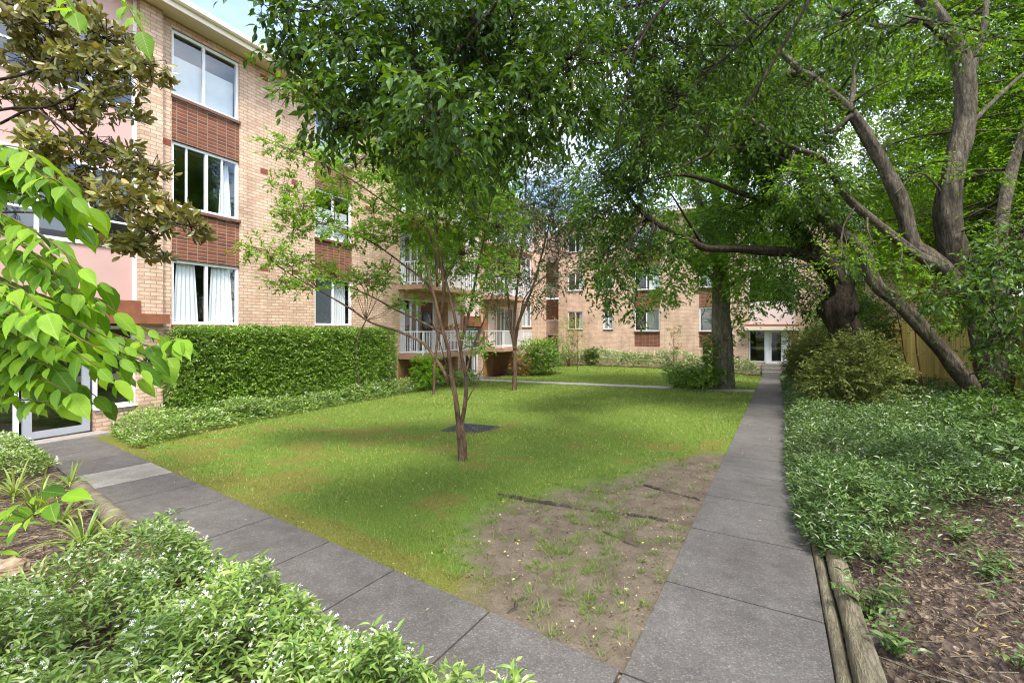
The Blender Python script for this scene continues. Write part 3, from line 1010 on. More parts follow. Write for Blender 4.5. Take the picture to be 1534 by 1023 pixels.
def make_grass():
    poly = [(-0.62, 2.25), (-12.2, lawn_front(-12.2)), (-12.6, 30.4), (-0.62, 30.4)]
    x, y = scatter(poly, 1500, 6.0, 1.75, 5200, np.random.default_rng(3))
    r = np.random.default_rng(4)
    k = (y > lawn_front(x) - 0.035 * vnoise(x, y * 0, 5.0)) & (x < -0.655 + 0.045 * (vnoise(x * 0, y, 4.0) - 0.35)) & ~((y > 18.9 - 0.0 * x) & (y < 19.97 + 0.04 * (x + 0.66)) & (x > -12.4)) & (x > strip_x(y) - 0.3)
    x, y = x[k], y[k]
    b = bare(x, y)
    tuft = vnoise(x, y, 9.0)
    keep = r.random(len(x)) < np.clip(1.2 - 1.35 * b, 0, 1) * np.where(b > 0.25, (tuft > 0.30 + 0.5 * b) * 1.5, 1.0) * (b < 0.72)
    mo = moss(x, y)
    keep &= r.random(len(x)) < 1 - 0.75 * mo * (vnoise(x, y, 11.0) > 0.45)
    x, y, b, mo = x[keep], y[keep], b[keep], mo[keep]
    n = len(x)
    d = np.hypot(x, y)
    h = (0.014 + 0.030 * r.random(n)) * (0.35 + 1.0 * fbm(x, y, 1.6) + 0.55 * vnoise(x, y, 7.0)) * (1 - 0.35 * b) * (1 - 0.35 * mo) * (1 + 0.02 * d)
    w = np.maximum(0.0032, 0.00125 * d) * r.uniform(0.7, 1.3, n)
    az = r.uniform(0, 6.283, n)
    ln = r.uniform(0.2, 1.15, n)
    la = r.uniform(0, 6.283, n)
    z0 = gz(x, y) + 0.003
    px, py = np.cos(az) * w / 2, np.sin(az) * w / 2
    v0 = np.stack([x - px, y - py, z0], -1)
    v1 = np.stack([x + px, y + py, z0], -1)
    v2 = np.stack([x + np.cos(la) * h * ln, y + np.sin(la) * h * ln, z0 + h], -1)
    mb = MB()
    # separate tufts left standing in the bare earth
    tx, ty = scatter([(-0.66, 2.33), (-3.2, 2.75), (-3.2, 4.8), (-1.6, 7.2), (-0.66, 7.2)], 70, 4, 0.3, 400, r)
    tb = bare(tx, ty)
    kk = (tb > 0.2) & (r.random(len(tx)) < np.where(np.abs(tx + 1.25 + 0.22 * (ty - 3.2)) < 0.3, 0.95, 0.42 - 0.25 * (ty > 4.6)))
    for cx_, cy_ in zip(tx[kk], ty[kk]):
        q = r.integers(14, 60)
        s_ = 0.012 + 0.035 * r.random()
        bx, by = cx_ + r.normal(size=q) * s_, cy_ + r.normal(size=q) * s_
        hh = (0.02 + 0.035 * r.random(q)) * (0.6 + s_ * 15)
        a1 = np.arctan2(by - cy_, bx - cx_) + r.normal(size=q) * 0.7
        a2 = r.uniform(0, 6.283, q)
        zz = gz(bx, by) + 0.004
        wv_ = 0.0022
        mb.add(np.stack([np.stack([bx - np.cos(a2) * wv_, by - np.sin(a2) * wv_, zz], -1), np.stack([bx + np.cos(a2) * wv_, by + np.sin(a2) * wv_, zz], -1),
                         np.stack([bx + np.cos(a1) * hh * 0.9, by + np.sin(a1) * hh * 0.9, zz + hh], -1)], 1).reshape(-1, 3), np.arange(3 * q).reshape(-1, 3), 1)
    mb.add(np.stack([v0, v1, v2], 1).reshape(-1, 3), np.arange(3 * n).reshape(-1, 3))
    tag(mb.build('grass', [M['grass'], M['tuft']]), 'short green lawn grass thinning out to bare earth by the paths', 'grass', kind='stuff')


make_grass()


def flat_litter(name, label, cat, polys_n, mat, size, lift=0.012, asp=0.6, seed=1, curl=0.3, zfun=None):
    r = np.random.default_rng(seed)
    mb = MB()
    for poly, dens, ref, power in polys_n:
        x, y = scatter(poly, dens, ref, power, 3000, r)
        n = len(x)
        az = r.uniform(0, 6.283, n)
        d = np.stack([np.cos(az), np.sin(az), r.normal(0, 0.12 + curl * 0.2, n)], -1)
        up = np.array([0, 0, 1.0]) + r.normal(size=(n, 3)) * curl
        s = size * r.uniform(0.45, 1.5, n) * (1 + 0.03 * np.hypot(x, y))
        p = np.stack([x, y, gz(x, y) + lift + r.random(n) * lift], -1)
        add_leaves(mb, p, d, up, s, s * asp * r.uniform(0.5, 1.2, n), 'kite')
    return tag(mb.build(name, mat), label, cat, kind='stuff')


flat_litter('fallen_leaves', 'small yellow and pale fallen leaves sprinkled over the lawn and paths', 'fallen leaves',
            [([(-0.65, 2.3), (-6.5, 3.3), (-6.5, 9), (-0.65, 9)], 26, 5, 0.3), ([(-0.65, 9), (-10.5, 9), (-10.5, 18), (-0.65, 18)], 7, 5, 0.2),
             ([(-0.64, 1.6), (0.24, 1.6), (0.24, 12), (-0.64, 12)], 3.5, 5, 0.2), ([(-0.6, 1.4), (-8, 2.7), (-8, 3.55), (-0.6, 2.2)], 2.2, 5, 0.2),
             ([(-0.95, 2.3), (-0.65, 2.3), (-0.65, 4.6), (-0.95, 4.6)], 50, 4, 0.3)],
            M['fallen'], 0.019, 0.026, 0.55, 2, 0.4)
flat_litter('bark_mulch', 'dark bark chips and dry leaf litter over the garden beds', 'mulch',
            [([(0.45, 0.8), (4.6, 0.8), (4.6, 9), (0.45, 9)], 1500, 4, 0.8), ([(0.45, 0.8), (4.6, 0.8), (4.6, 16), (0.45, 16)], 120, 8, 0.5),
             ([(-8.5, 0.2), (-3.2, 0.2), (-3.2, 1.85), (-8.5, 2.75)], 800, 5, 0.8)],
            M['litter'], 0.033, 0.012, 0.24, 5, 0.7)


def sticks():
    r = np.random.default_rng(9)
    mb = MB()
    for k in range(480):
        if r.random() < 0.75:
            x, y = r.uniform(0.5, 3.2), r.uniform(1.4, 6.5)
        else:
            x, y = r.uniform(-6.5, -3.6), r.uniform(0.6, 2.0)
        l = r.uniform(0.06, 0.3)
        a = r.uniform(0, 6.28)
        p = np.array([[x + math.cos(a) * l * t + r.normal() * 0.012, y + math.sin(a) * l * t + r.normal() * 0.012, 0] for t in (-0.5, 0, 0.5)])
        p[:, 2] = gz(p[:, 0], p[:, 1]) + 0.02 + r.random(3) * 0.03
        mb.tube(p, [0.003 * r.uniform(0.6, 1.8)] * 3, 4)
    tag(mb.build('twig_litter', M['log']), 'thin dry fallen twigs lying across the bark mulch', 'twigs', kind='stuff')


sticks()

flat_litter('soil_crumbs', 'crumbs of bark, grit and dead leaf over the bare earth of the lawn', 'litter',
            [([(-0.66, 2.35), (-1.5, 2.5), (-2.6, 3.2), (-2.7, 4.6), (-1.5, 7.0), (-0.66, 7.0)], 420, 4, 0.6)], M['litter'], 0.016, 0.009, 0.5, 15, 0.6)

# exposed roots on the bare soil
for lab, pts, r0 in (
        ('longest exposed tree root snaking across the bare soil', [(745, 742), (800, 752), (850, 760), (905, 768), (960, 775), (1000, 782)], 0.028),
        ('short exposed root arching near the path edge in bare soil', [(965, 728), (1000, 738), (1030, 745), (1048, 750)], 0.022),
        ('thin faint root below the longest root in bare soil', [(900, 795), (925, 808), (955, 820)], 0.014),
        ('small root loop close to the corner where both paths meet', [(765, 920), (775, 905), (790, 897)], 0.014)):
    P_ = [ground(u, v) for u, v in pts]
    c = curve(P_, 0.08)
    c[:, 2] = gz(c[:, 0], c[:, 1]) + 0.004 + 0.010 * np.sin(np.linspace(0, 9, len(c)))
    c[:, :2] += rng.normal(size=(len(c), 2)) * 0.012
    mb = MB()
    rad = r0 * (0.45 + 0.55 * np.sin(np.linspace(0.35, 2.9, len(c)))) * rng.uniform(0.8, 1.25, len(c))
    mb.tube(c, rad, 8, flute=0.12)
    tag(mb.build('tree_root', M['bark_grey'], smooth=True), lab, 'root', 'roots exposed in the bare soil')


# log edging
def log(name, label, pts, r, mat, group, square=False):
    c = curve(pts, 0.12)
    mb = MB()
    if square:
        mb.tube(c, r * (1 + 0.05 * np.sin(np.arange(len(c)) * 0.9)), 10, flute=0.03)
    else:
        mb.tube(c, r * (1 + 0.05 * np.sin(np.arange(len(c)) * 0.8)), 16, flute=0.05)
    tag(mb.build(name, mat, smooth=True), label, 'log edging', group)


def on_g(x, y, dz):
    return (x, y, float(gz(x, y)) + dz)


log('edging_log', 'round weathered log edging the mulch bed on the right', [on_g(0.385, y, 0.045) for y in (0.6, 1.6, 2.6, 3.6, 4.5, 5.2)], 0.062, M['log'], 'log edging of the beds')
log('edging_log', 'flatter grey timber rail between the path and the round log', [on_g(0.288, y, 0.008) for y in (0.6, 1.6, 2.6, 3.6, 4.55, 5.2)], 0.036, M['log'], 'log edging of the beds', True)
log('edging_log', 'thick brown log beside the front path at the left bed', [on_g(-5.0 - 0.0, lawn_front(-5.0) - PW - 0.09, 0.06), on_g(-5.9, lawn_front(-5.9) - PW - 0.07, 0.065), on_g(-7.2, lawn_front(-7.2) - PW - 0.06, 0.055)],
    0.085, M['log'], 'log edging of the beds')


# rock
def rock(label, p, s):
    mb = MB()
    n, k = 18, 12
    V = []
    for i in range(k + 1):
        for j in range(n):
            a, b = math.pi * i / k, 2 * math.pi * j / n
            q = np.array([math.sin(a) * math.cos(b), math.sin(a) * math.sin(b), math.cos(a)])
            f = 1 + 0.4 * (vnoise(q[0] * 2 + q[2], q[1] * 2 - q[2], 1.3) - 0.5) * 2 + 0.25 * (vnoise(q[0] * 3 - q[2], q[1] * 3 + 2 * q[2], 2.0) - 0.5)
            f = f * (1 / max(abs(q[0]), abs(q[1]), abs(q[2])) ** 0.45)
            V.append(p + q * f * np.array(s))
    F = [(i * n + j, (i + 1) * n + j, (i + 1) * n + (j + 1) % n, i * n + (j + 1) % n) for i in range(k) for j in range(n)]
    mb.add(V, F)
    tag(mb.build('garden_rock', M['rock']), label, 'rock')


g = ground(-2, 868)
rock('pale sandstone rock at the edge of the left mulch bed', g + np.array([0, 0, 0.05]), (0.11, 0.13, 0.07))

# drain grate set in the lawn
g = ground(706, 643)
root = empty('drain_grate', (g[0], g[1], float(gz(g[0], g[1]))), 0.1, label='dark rectangular drain grate set flush in the lawn behind the slender tree', cat='drain')
mb = MB()
mb.box(-0.42, 0.42, -0.36, 0.36, -0.06, 0.018)
mb.build('cover_plate', M['drain'], root)
mb = MB()
for k in range(9):
    mb.box(-0.36, 0.36, -0.30 + k * 0.072, -0.27 + k * 0.072, 0.019, 0.032)
for a, b, c, d in ((-0.45, 0.45, -0.39, -0.362), (-0.45, 0.45, 0.362, 0.39), (-0.45, -0.422, -0.36, 0.36), (0.422, 0.45, -0.36, 0.36)):
    mb.box(a, b, c, d, -0.05, 0.026)
mb.build('grate_bars', M['drain'], root)
# ------------------------------------------------------------------ buildings
def wall_cells(mb, y0, y1, z0, z1, holes, x=0.0, rev=0.16, mi=0):
    """front face at x with holes (y0,y1,z0,z1), and their reveals"""
    yb = sorted({y0, y1, *[h[0] for h in holes], *[h[1] for h in holes]})
    zb = sorted({z0, z1, *[h[2] for h in holes], *[h[3] for h in holes]})
    for a, b in zip(yb[:-1], yb[1:]):
        for c, d in zip(zb[:-1], zb[1:]):
            if a < y0 or b > y1 or c < z0 or d > z1:
                continue
            cy, cz = (a + b) / 2, (c + d) / 2
            if any(h[0] < cy < h[1] and h[2] < cz < h[3] for h in holes):
                continue
            mb.quad((x, a, c), (x, b, c), (x, b, d), (x, a, d), mi)
    for (a, b, c, d) in holes:
        r = x - rev
        mb.quad((x, a, c), (x, a, d), (r, a, d), (r, a, c), mi)
        mb.quad((x, b, c), (r, b, c), (r, b, d), (x, b, d), mi)
        mb.quad((x, a, c), (r, a, c), (r, b, c), (x, b, c), mi)
        mb.quad((x, a, d), (x, b, d), (r, b, d), (r, a, d), mi)


def bars(mb, y0, y1, z0, z1, w, x0, x1, muls=(), mw=0.05, rails=()):
    """a rectangular frame with mullions and rails, butted"""
    mb.box(x0, x1, y0, y0 + w, z0, z1)
    mb.box(x0, x1, y1 - w, y1, z0, z1)
    mb.box(x0, x1, y0 + w, y1 - w, z0, z0 + w)
    mb.box(x0, x1, y0 + w, y1 - w, z1 - w, z1)
    for m in muls:
        mb.box(x0, x1, m - mw / 2, m + mw / 2, z0 + w, z1 - w)
    for r in rails:
        mb.box(x0 + 0.004, x1 - 0.004, y0 + w, y1 - w, r - 0.02, r + 0.02)


def cloth(y0, y1, z0, z1, x, amp=0.035, folds=9, taper=0.0):
    mb = MB()
    n, k = folds * 8, 10
    V = []
    for j in range(k + 1):
        s = j / k
        for i in range(n + 1):
            t = i / n
            yy = y0 + (y1 - y0) * t
            c = (y0 + y1) / 2
            yy = c + (yy - c) * (1 - taper * s)
            V.append((x + amp * math.sin(t * folds * 6.283) * (0.5 + 0.5 * (1 - s)), yy, z0 + (z1 - z0) * s))
    F = [(j * (n + 1) + i, j * (n + 1) + i + 1, (j + 1) * (n + 1) + i + 1, (j + 1) * (n + 1) + i) for j in range(k) for i in range(n)]
    mb.add(V, F)
    return mb


def window(root, y0, y1, z0, z1, muls=(0.5,), dress=None, sill=True, rails=(), fw=0.07, set_back=0.05, minor=()):
    f = MB()
    x1, x0 = -set_back, -set_back - 0.06
    w = y1 - y0
    bars(f, y0 + 0.003, y1 - 0.003, z0 + 0.003, z1 - 0.003, fw, x0, x1, [y0 + w * m for m in muls], 0.07, rails)
    for m in minor:
        f.box(x0 + 0.01, x1 - 0.012, y0 + w * m - 0.02, y0 + w * m + 0.02, z0 + fw, z1 - fw)
    fo = f.build('window', M['white'], root)
    g = MB()
    g.quad((x0 + 0.03, y0 + fw * 0.9, z0 + fw * 0.9), (x0 + 0.03, y1 - fw * 0.9, z0 + fw * 0.9), (x0 + 0.03, y1 - fw * 0.9, z1 - fw * 0.9), (x0 + 0.03, y0 + fw * 0.9, z1 - fw * 0.9))
    g.build('pane', M['glass'], fo)
    if sill:
        s = MB()
        s.box(-0.02, 0.045, y0 - 0.01, y1 + 0.01, z0 - 0.07, z0 - 0.002)
        s.build('sill', M['tile'], fo)
    if dress == 'curtains':
        for a, b, tp in ((y0 + 0.10, y0 + w * 0.42, 0.3), (y0 + w * 0.56, y1 - 0.08, 0.25)):
            cloth(a, b, z0 + 0.02, z1 - 0.05, x0 - 0.05, 0.025, 5, tp).build('curtain', M['curtain'], fo, smooth=True)
    elif dress == 'blind_right':
        b = MB()
        for k in range(34):
            zz = z1 - 0.06 - k * (z1 - z0) / 34
            b.quad((x0 - 0.10, y0 + w * 0.5, zz - (z1 - z0) / 34 + 0.004), (x0 - 0.10, y1 - 0.04, zz - (z1 - z0) / 34 + 0.004), (x0 - 0.08, y1 - 0.04, zz), (x0 - 0.08, y0 + w * 0.5, zz))
        b.build('blind', M['blind'], fo)
    elif dress == 'blind_left':
        b = MB()
        for k in range(30):
            zz = z1 - 0.06 - k * 0.8 * (z1 - z0) / 30
            b.quad((x0 - 0.10, y0 + 0.04, zz - 0.8 * (z1 - z0) / 30 + 0.004), (x0 - 0.10, y0 + w * 0.5, zz - 0.8 * (z1 - z0) / 30 + 0.004), (x0 - 0.08, y0 + w * 0.5, zz), (x0 - 0.08, y0 + 0.04, zz))
        b.build('blind', M['blind'], fo)
    elif dress == 'low_blind':
        b = MB()
        b.box(x0 - 0.10, x0 - 0.095, y0 + 0.05, y1 - 0.05, z0, z0 + 0.66 * (z1 - z0))
        b.build('blind', M['blind'], fo)
    elif dress == 'screen_left':
        b = MB()
        b.box(x0 - 0.045, x0 - 0.04, y0 + 0.05, y0 + w * 0.49, z0, z1 - 0.03)
        b.build('insect_screen', M['greyblind'], fo)
        cloth(y0 + w * 0.55, y1 - 0.06, z0 - 0.05, z1 - 0.08, x0 - 0.15, 0.02, 6, 0.05).build('curtain', M['curtain'], fo, smooth=True)
    elif dress == 'side_curtain':
        cloth(y1 - 0.42, y1 - 0.06, z0 - 0.05, z1 - 0.08, x0 - 0.14, 0.03, 4, 0.5).build('curtain', M['curtain'], fo, smooth=True)
    return fo


def spandrel(root, y0, y1, z0, z1, x=-0.025):
    mb = MB()
    mb.box(x - 0.1, x, y0 + 0.002, y1 - 0.002, z0 + 0.002, z1 - 0.002)
    return mb.build('spandrel_panel', M['red_brick'], root)


def vent(root, y, z):
    mb = MB()
    mb.box(-0.03, 0.006, y - 0.115, y + 0.115, z - 0.075, z + 0.075)
    for k in range(5):
        for j in range(3):
            mb.box(0.006, 0.010, y - 0.10 + k * 0.042, y - 0.10 + k * 0.042 + 0.026, z - 0.06 + j * 0.042, z - 0.06 + j * 0.042 + 0.03)
    mb.build('vent', M['vent'], root)


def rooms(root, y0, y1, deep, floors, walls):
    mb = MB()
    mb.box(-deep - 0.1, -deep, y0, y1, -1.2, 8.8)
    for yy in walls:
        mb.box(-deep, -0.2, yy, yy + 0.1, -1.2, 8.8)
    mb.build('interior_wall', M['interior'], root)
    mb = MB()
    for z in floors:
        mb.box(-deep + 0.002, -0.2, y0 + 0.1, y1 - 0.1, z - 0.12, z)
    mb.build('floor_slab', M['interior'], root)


def eaves(root, y0, y1, deep, z=8.8, over=0.5):
    mb = MB()
    mb.box(-0.16, over, y0 - 0.4, y1 + 0.4, z, z + 0.04)
    mb.build('eave_lining', M['soffit'], root)
    mb = MB()
    mb.box(over + 0.001, over + 0.03, y0 - 0.42, y1 + 0.42, z - 0.03, z + 0.20)
    mb.box(-0.16, over, y1 + 0.401, y1 + 0.43, z - 0.03, z + 0.20)
    mb.build('fascia', M['offwhite'], root)
    # quad gutter
    mb = MB()
    pr = [(over + 0.031, z + 0.09), (over + 0.10, z + 0.09), (over + 0.135, z + 0.12), (over + 0.14, z + 0.235), (over + 0.125, z + 0.24), (over + 0.12, z + 0.13), (over + 0.031, z + 0.12)]
    V = [(p[0], y0 - 0.42, p[1]) for p in pr] + [(p[0], y1 + 0.42, p[1]) for p in pr]
    n = len(pr)
    mb.add(V, [(i, (i + 1) % n, n + (i + 1) % n, n + i) for i in range(n)])
    mb.build('gutter', M['offwhite'], root)
    mb = MB()
    a, b = y0 - 0.4, y1 + 0.4
    mb.add([(over + 0.09, a, z + 0.22), (over + 0.09, b, z + 0.22), (-deep / 2, b, z + 1.7), (-deep / 2, a, z + 1.7), (-deep, a, z + 0.2), (-deep, b, z + 0.2)],
           [(0, 1, 2, 3), (3, 2, 5, 4)])
    mb.add([(over + 0.09, a, z + 0.22), (-deep / 2, a, z + 1.7), (-deep, a, z + 0.2)], [(0, 1, 2)])
    mb.add([(over + 0.09, b, z + 0.22), (-deep / 2, b, z + 1.7), (-deep, b, z + 0.2)], [(2, 1, 0)])
    mb.build('roof', M['roof'], root)


def glazing(root, name, y0, y1, z0, z1, x=-0.03, muls=(), fw=0.07, rails=(), mat='white', dress=None):
    f = MB()
    bars(f, y0, y1, z0, z1, fw, x - 0.06, x, muls, 0.06, rails)
    o = f.build(name, M[mat], root)
    g = MB()
    g.quad((x - 0.03, y0 + fw * 0.9, z0 + fw * 0.9), (x - 0.03, y1 - fw * 0.9, z0 + fw * 0.9), (x - 0.03, y1 - fw * 0.9, z1 - fw * 0.9), (x - 0.03, y0 + fw * 0.9, z1 - fw * 0.9))
    g.build('pane', M['glass'], o)
    return o


def door(root, y0, y1, z0, z1, x=-0.05, mat='white', hside=0.12):
    o = glazing(root, 'door', y0, y1, z0, z1, x, fw=0.13, mat=mat)
    h = MB()
    hy = y0 + hside
    c = [(x, hy, z0 + 1.0), (x + 0.05, hy, z0 + 1.0), (x + 0.05, hy, z0 + 1.16), (x, hy, z0 + 1.16)]
    h.tube(c, 0.011, 6)
    h.build('handle', M['metal'], o)
    return o


# ---- the long wing on the left
FY = 0.0576
ONE = empty('apartment_building', (-11.96, 0, 0), FY, label='long cream brick apartment wing on the left with red brick panels between its windows', cat='apartment building')
FL = [(1.69, 3.22), (4.45, 5.99), (7.05, 8.60)]
cols = [(5.9, 7.57), (10.04, 11.62), (25.6, 27.1)]
holes = []
for (a, b) in cols:
    holes += [(a, b, z0, z1) for z0, z1 in FL]
    holes += [(a, b, FL[0][1], FL[1][0] - 0.0), (a, b, FL[1][1], FL[2][0])]
bal = [(14.15, 16.55), (22.2, 24.5)]
for (a, b) in bal:
    holes += [(a, b, 0.62 + 2.68 * k, 2.78 + 2.68 * k) for k in range(3)]
mb = MB()
Z0, Z1 = -1.4, 8.8
wall_cells(mb, 5.65, 18.6, Z0, Z1, [h for h in holes if h[1] < 18.6])
wall_cells(mb, 20.5, 29.5, Z0, Z1, [h for h in holes if h[0] > 20.5])
mb.box(-0.25, 0.0, -6, 1.7, Z0, Z1)
mb.box(-9, -0.25, -6.1, -6, Z0, Z1)
mb.box(-9, -0.001, 29.5, 29.6, Z0, Z1)
mb.box(-9.1, -9, -6, 29.6, Z0, Z1)
# brick piers either side of the stairs, and the low wall under the sidelight
mb.box(-0.2, 0.13, 5.19, 5.648, Z0, Z1)
mb.box(-0.2, 0.10, 1.7, 1.9, Z0, Z1)
mb.box(-0.16, 0.0, 4.44, 5.188, Z0, -0.08)
mb.box(-0.2, 0.10, 18.602, 18.8, Z0, Z1)
mb.box(-0.2, 0.13, 20.3, 20.498, Z0, Z1)
mb.build('wall', M['brick'], ONE)
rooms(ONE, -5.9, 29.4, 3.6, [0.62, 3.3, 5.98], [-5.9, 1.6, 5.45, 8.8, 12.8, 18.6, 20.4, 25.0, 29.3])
DR = {(0, 0): ('curtains', (0.5,), ()), (0, 1): ('side_curtain', (0.5,), (0.22, 0.74)), (0, 2): ('low_blind', (0.46,), ()),
      (1, 0): ('screen_left', (0.5,), ()), (1, 1): ('low_blind', (0.5,), ()), (1, 2): ('low_blind', (0.5,), ())}
for ci, (a, b) in enumerate(cols):
    for fi, (z0, z1) in enumerate(FL):
        d, m, mn = DR.get((ci, fi), ('low_blind', (0.5,), ()))
        window(ONE, a, b, z0, z1, m, d, minor=mn, rails=((z0 + 0.62,) if ci == 1 and fi == 1 else ()))
    spandrel(ONE, a, b, FL[0][1], FL[1][0] - 0.07)
    spandrel(ONE, a, b, FL[1][1], FL[2][0] - 0.07)
for y, z in ((8.29, 5.96), (9.3, 5.93), (12.37, 5.86), (8.29, 8.55), (9.3, 8.55), (8.29, 3.27), (9.3, 3.27), (12.37, 3.27), (5.77, 5.9)):
    vent(ONE, y, z)
eaves(ONE, -6, 29.6, 9.1)


def stair_bay(root, y0, y1, dy0, dy1, zg, ztop, panel, ledge_end, sx=1):
    """glazed stair: entrance door, sidelights, ledge, then panels and glazing in turn"""
    glazing(root, 'glass_panel', y0 + 0.001, dy0 - 0.05, zg + 0.05, 1.66, -0.05)
    door(root, dy0, dy1, zg + 0.02, 1.66, -0.05, 'door_paint')
    glazing(root, 'side_light', dy1 + 0.05, y1 - 0.002, -0.06 if zg > -0.7 else zg + 0.05, 1.66, -0.05)
    s = MB()
    s.box(-0.05, 0.06, dy1 + 0.04, y1 - 0.003, -0.078, -0.062) if zg > -0.7 else None
    if s.v:
        s.build('sill', M['white'], root)
    b = MB()
    b.box(-0.15, 0.30, y0 - 0.1, ledge_end, 1.70, 1.92)
    b.box(-0.15, 0.17, y0 - 0.1, y1 + 0.0, 1.922, 2.20)
    b.build('entrance_ledge', M['ledge'], root)
    zs = [2.203, 3.30, 4.95, 6.30, 7.70, ztop]
    for k in range(5):
        if k % 2 == 0:
            p = MB()
            p.box(-0.09, -0.03, y0, y1 - 0.07, zs[k], zs[k + 1])
            p.build('infill_panel', M[panel], root)
            p = MB()
            p.box(-0.1, 0.005, y1 - 0.068, y1 - 0.001, zs[k], zs[k + 1])
            p.build('mullion', M['white'], root)
        else:
            glazing(root, 'stair_window', y0, y1 - 0.001, zs[k] + 0.001, zs[k + 1] - 0.001, 0.0, [y0 + (y1 - y0) * t for t in (0.25, 0.5, 0.75)], 0.075, [zs[k] + 0.55])
    c = MB()
    c.box(0.0, 0.42, dy0 - 0.12, dy1 + 0.14, zg - 0.4, zg - 0.0)
    c.build('doorstep', M['concrete'], root)


stair_bay(ONE, 1.9, 5.188, 3.36, 4.38, -0.50, 8.799, 'pink', 5.70)
stair_bay(ONE, 18.801, 20.298, 19.0, 19.9, -0.75, 8.799, 'pinkwhite', 20.6)


def balcony(root, y0, y1, z, proj=1.15):
    s = MB()
    s.box(0.002, proj, y0, y1, z - 0.18, z)
    o = s.build('balcony', M['slab'], root)
    r = MB()
    zb, zt = z + 0.09, z + 0.88
    xs_ = proj - 0.07
    for zz in (zb, zt):
        r.box(xs_ - 0.02, xs_ + 0.02, y0 + 0.06, y1 - 0.06, zz - 0.02, zz + 0.02)
        r.box(0.01, xs_ - 0.021, y0 + 0.06, y0 + 0.10, zz - 0.02, zz + 0.02)
        r.box(0.01, xs_ - 0.021, y1 - 0.10, y1 - 0.06, zz - 0.02, zz + 0.02)
    y = y0 + 0.14
    k = 0
    while y < y1 - 0.1:
        w = 0.022 if k % 12 == 0 else 0.009
        r.box(xs_ - w, xs_ + w, y - w, y + w, zb + 0.021 if k % 12 else z + 0.001, zt - 0.021)
        y += 0.105
        k += 1
    for yy in (y0 + 0.08, y1 - 0.08):
        x = 0.1
        while x < xs_ - 0.05:
            r.box(x - 0.009, x + 0.009, yy - 0.009, yy + 0.009, zb + 0.021, zt - 0.021)
            x += 0.105
    r.build('railing', M['white'], o)


for (a, b), (y0, y1), (w0, w1) in ((bal[0], (14.02, 18.35), (16.75, 18.55)), (bal[1], (20.75, 24.7), (20.55, 22.0))):
    for k in range(3):
        z = 0.60 + 2.68 * k
        balcony(ONE, y0, y1, z)
        o = glazing(ONE, 'sliding_door', a + 0.003, b - 0.003, z + 0.025, z + 2.175, -0.06, [(a + b) / 2, a + 0.32 * (b - a)], 0.06)
        c = MB()
        cloth(a + 0.1, a + 0.65, z + 0.05, z + 2.1, -0.26, 0.03, 5, 0.1).build('curtain', M['curtain'], o, smooth=True)
    p = MB()
    p.box(0.0, 0.012, w0, w0 + 0.75, 0.605, 2.75)
    p.box(0.0, 0.012, y0 + 0.02, y1 - 0.02, -1.3, 0.41)
    p.build('lower_wall', M['ochre_brick'], ONE)
    for k in range(3):
        q = MB()
        q.box(0.0, 0.02, w0 + 0.752, w1, 0.605 + 2.68 * k, 2.3 + 2.68 * k + 0.1)
        q.build('infill_panel', M['pinkwhite'], ONE)
    g = MB()
    g.box(0.013, 0.03, y0 + 1.2, y1 - 1.0, -1.3, 0.35)
    g.build('garage_door', M['ledge'], ONE)

# plants of bright colour standing on the first balcony rail (a potted plant)
def potted(label, lx, ly, z, s):
    e = np.array([math.cos(FY) * lx - math.sin(FY) * ly - 11.96, math.sin(FY) * lx + math.cos(FY) * ly, z])
    root = empty('potted_plant', e, label=label, cat='potted plant')
    p = MB()
    p.tube([(0, 0, 0), (0, 0, 0.02), (0, 0, 0.26 * s), (0, 0, 0.28 * s)], [0.11 * s, 0.12 * s, 0.16 * s, 0.17 * s], 14)
    p.build('pot', M['vent'], root, smooth=True)
    f = MB()
    b = rvec(40) * 0.16 * s + np.array([0, 0, 0.46 * s])
    twig_leaves(f, b, b - np.array([0, 0, 0.3 * s]), np.full(40, 0.2 * s), 7, 0.1 * s, 0.4)
    f.build('foliage', M['red_leaf'], root)


potted('red and yellow leaved potted plant on the lowest balcony behind the slender tree', 0.55, 17.2, 0.601, 1.5)

# entrance sign on the brick pier
sx_, sy_ = 0.131, 5.42
sw = np.array([math.cos(FY) * sx_ - math.sin(FY) * sy_ - 11.96, math.sin(FY) * sx_ + math.cos(FY) * sy_, 0.88])
SG = empty('unit_sign', sw, FY, label='small black unit number sign on the brick pier beside the entrance', cat='sign')
mb = MB()
mb.box(0, 0.012, -0.17, 0.17, -0.105, 0.105)
mb.build('sign_board', M['black'], SG)
for t, s, ly, lz in (('UNITS', 0.06, 0.0, 0.045), ('1', 0.062, -0.10, -0.02), ('8', 0.062, 0.0, -0.02), ('15', 0.062, 0.10, -0.02), ('2', 0.062, -0.10, -0.085), ('9', 0.062, 0.0, -0.085), ('16', 0.062, 0.10, -0.085)):
    cu = bpy.data.curves.new('lettering', 'FONT')
    cu.body = t
    cu.size = s
    cu.align_x = 'CENTER'
    cu.extrude = 0.001
    cu.materials.append(M['white'])
    tmp = bpy.data.objects.new('lettering', cu)
    me = bpy.data.meshes.new_from_object(tmp)
    bpy.data.objects.remove(tmp)
    o = bpy.data.objects.new('lettering', me)
    COL.objects.link(o)
    o.parent = SG
    o.location = (0.0135, ly, lz)
    o.rotation_euler = (math.pi / 2, 0, math.pi / 2)

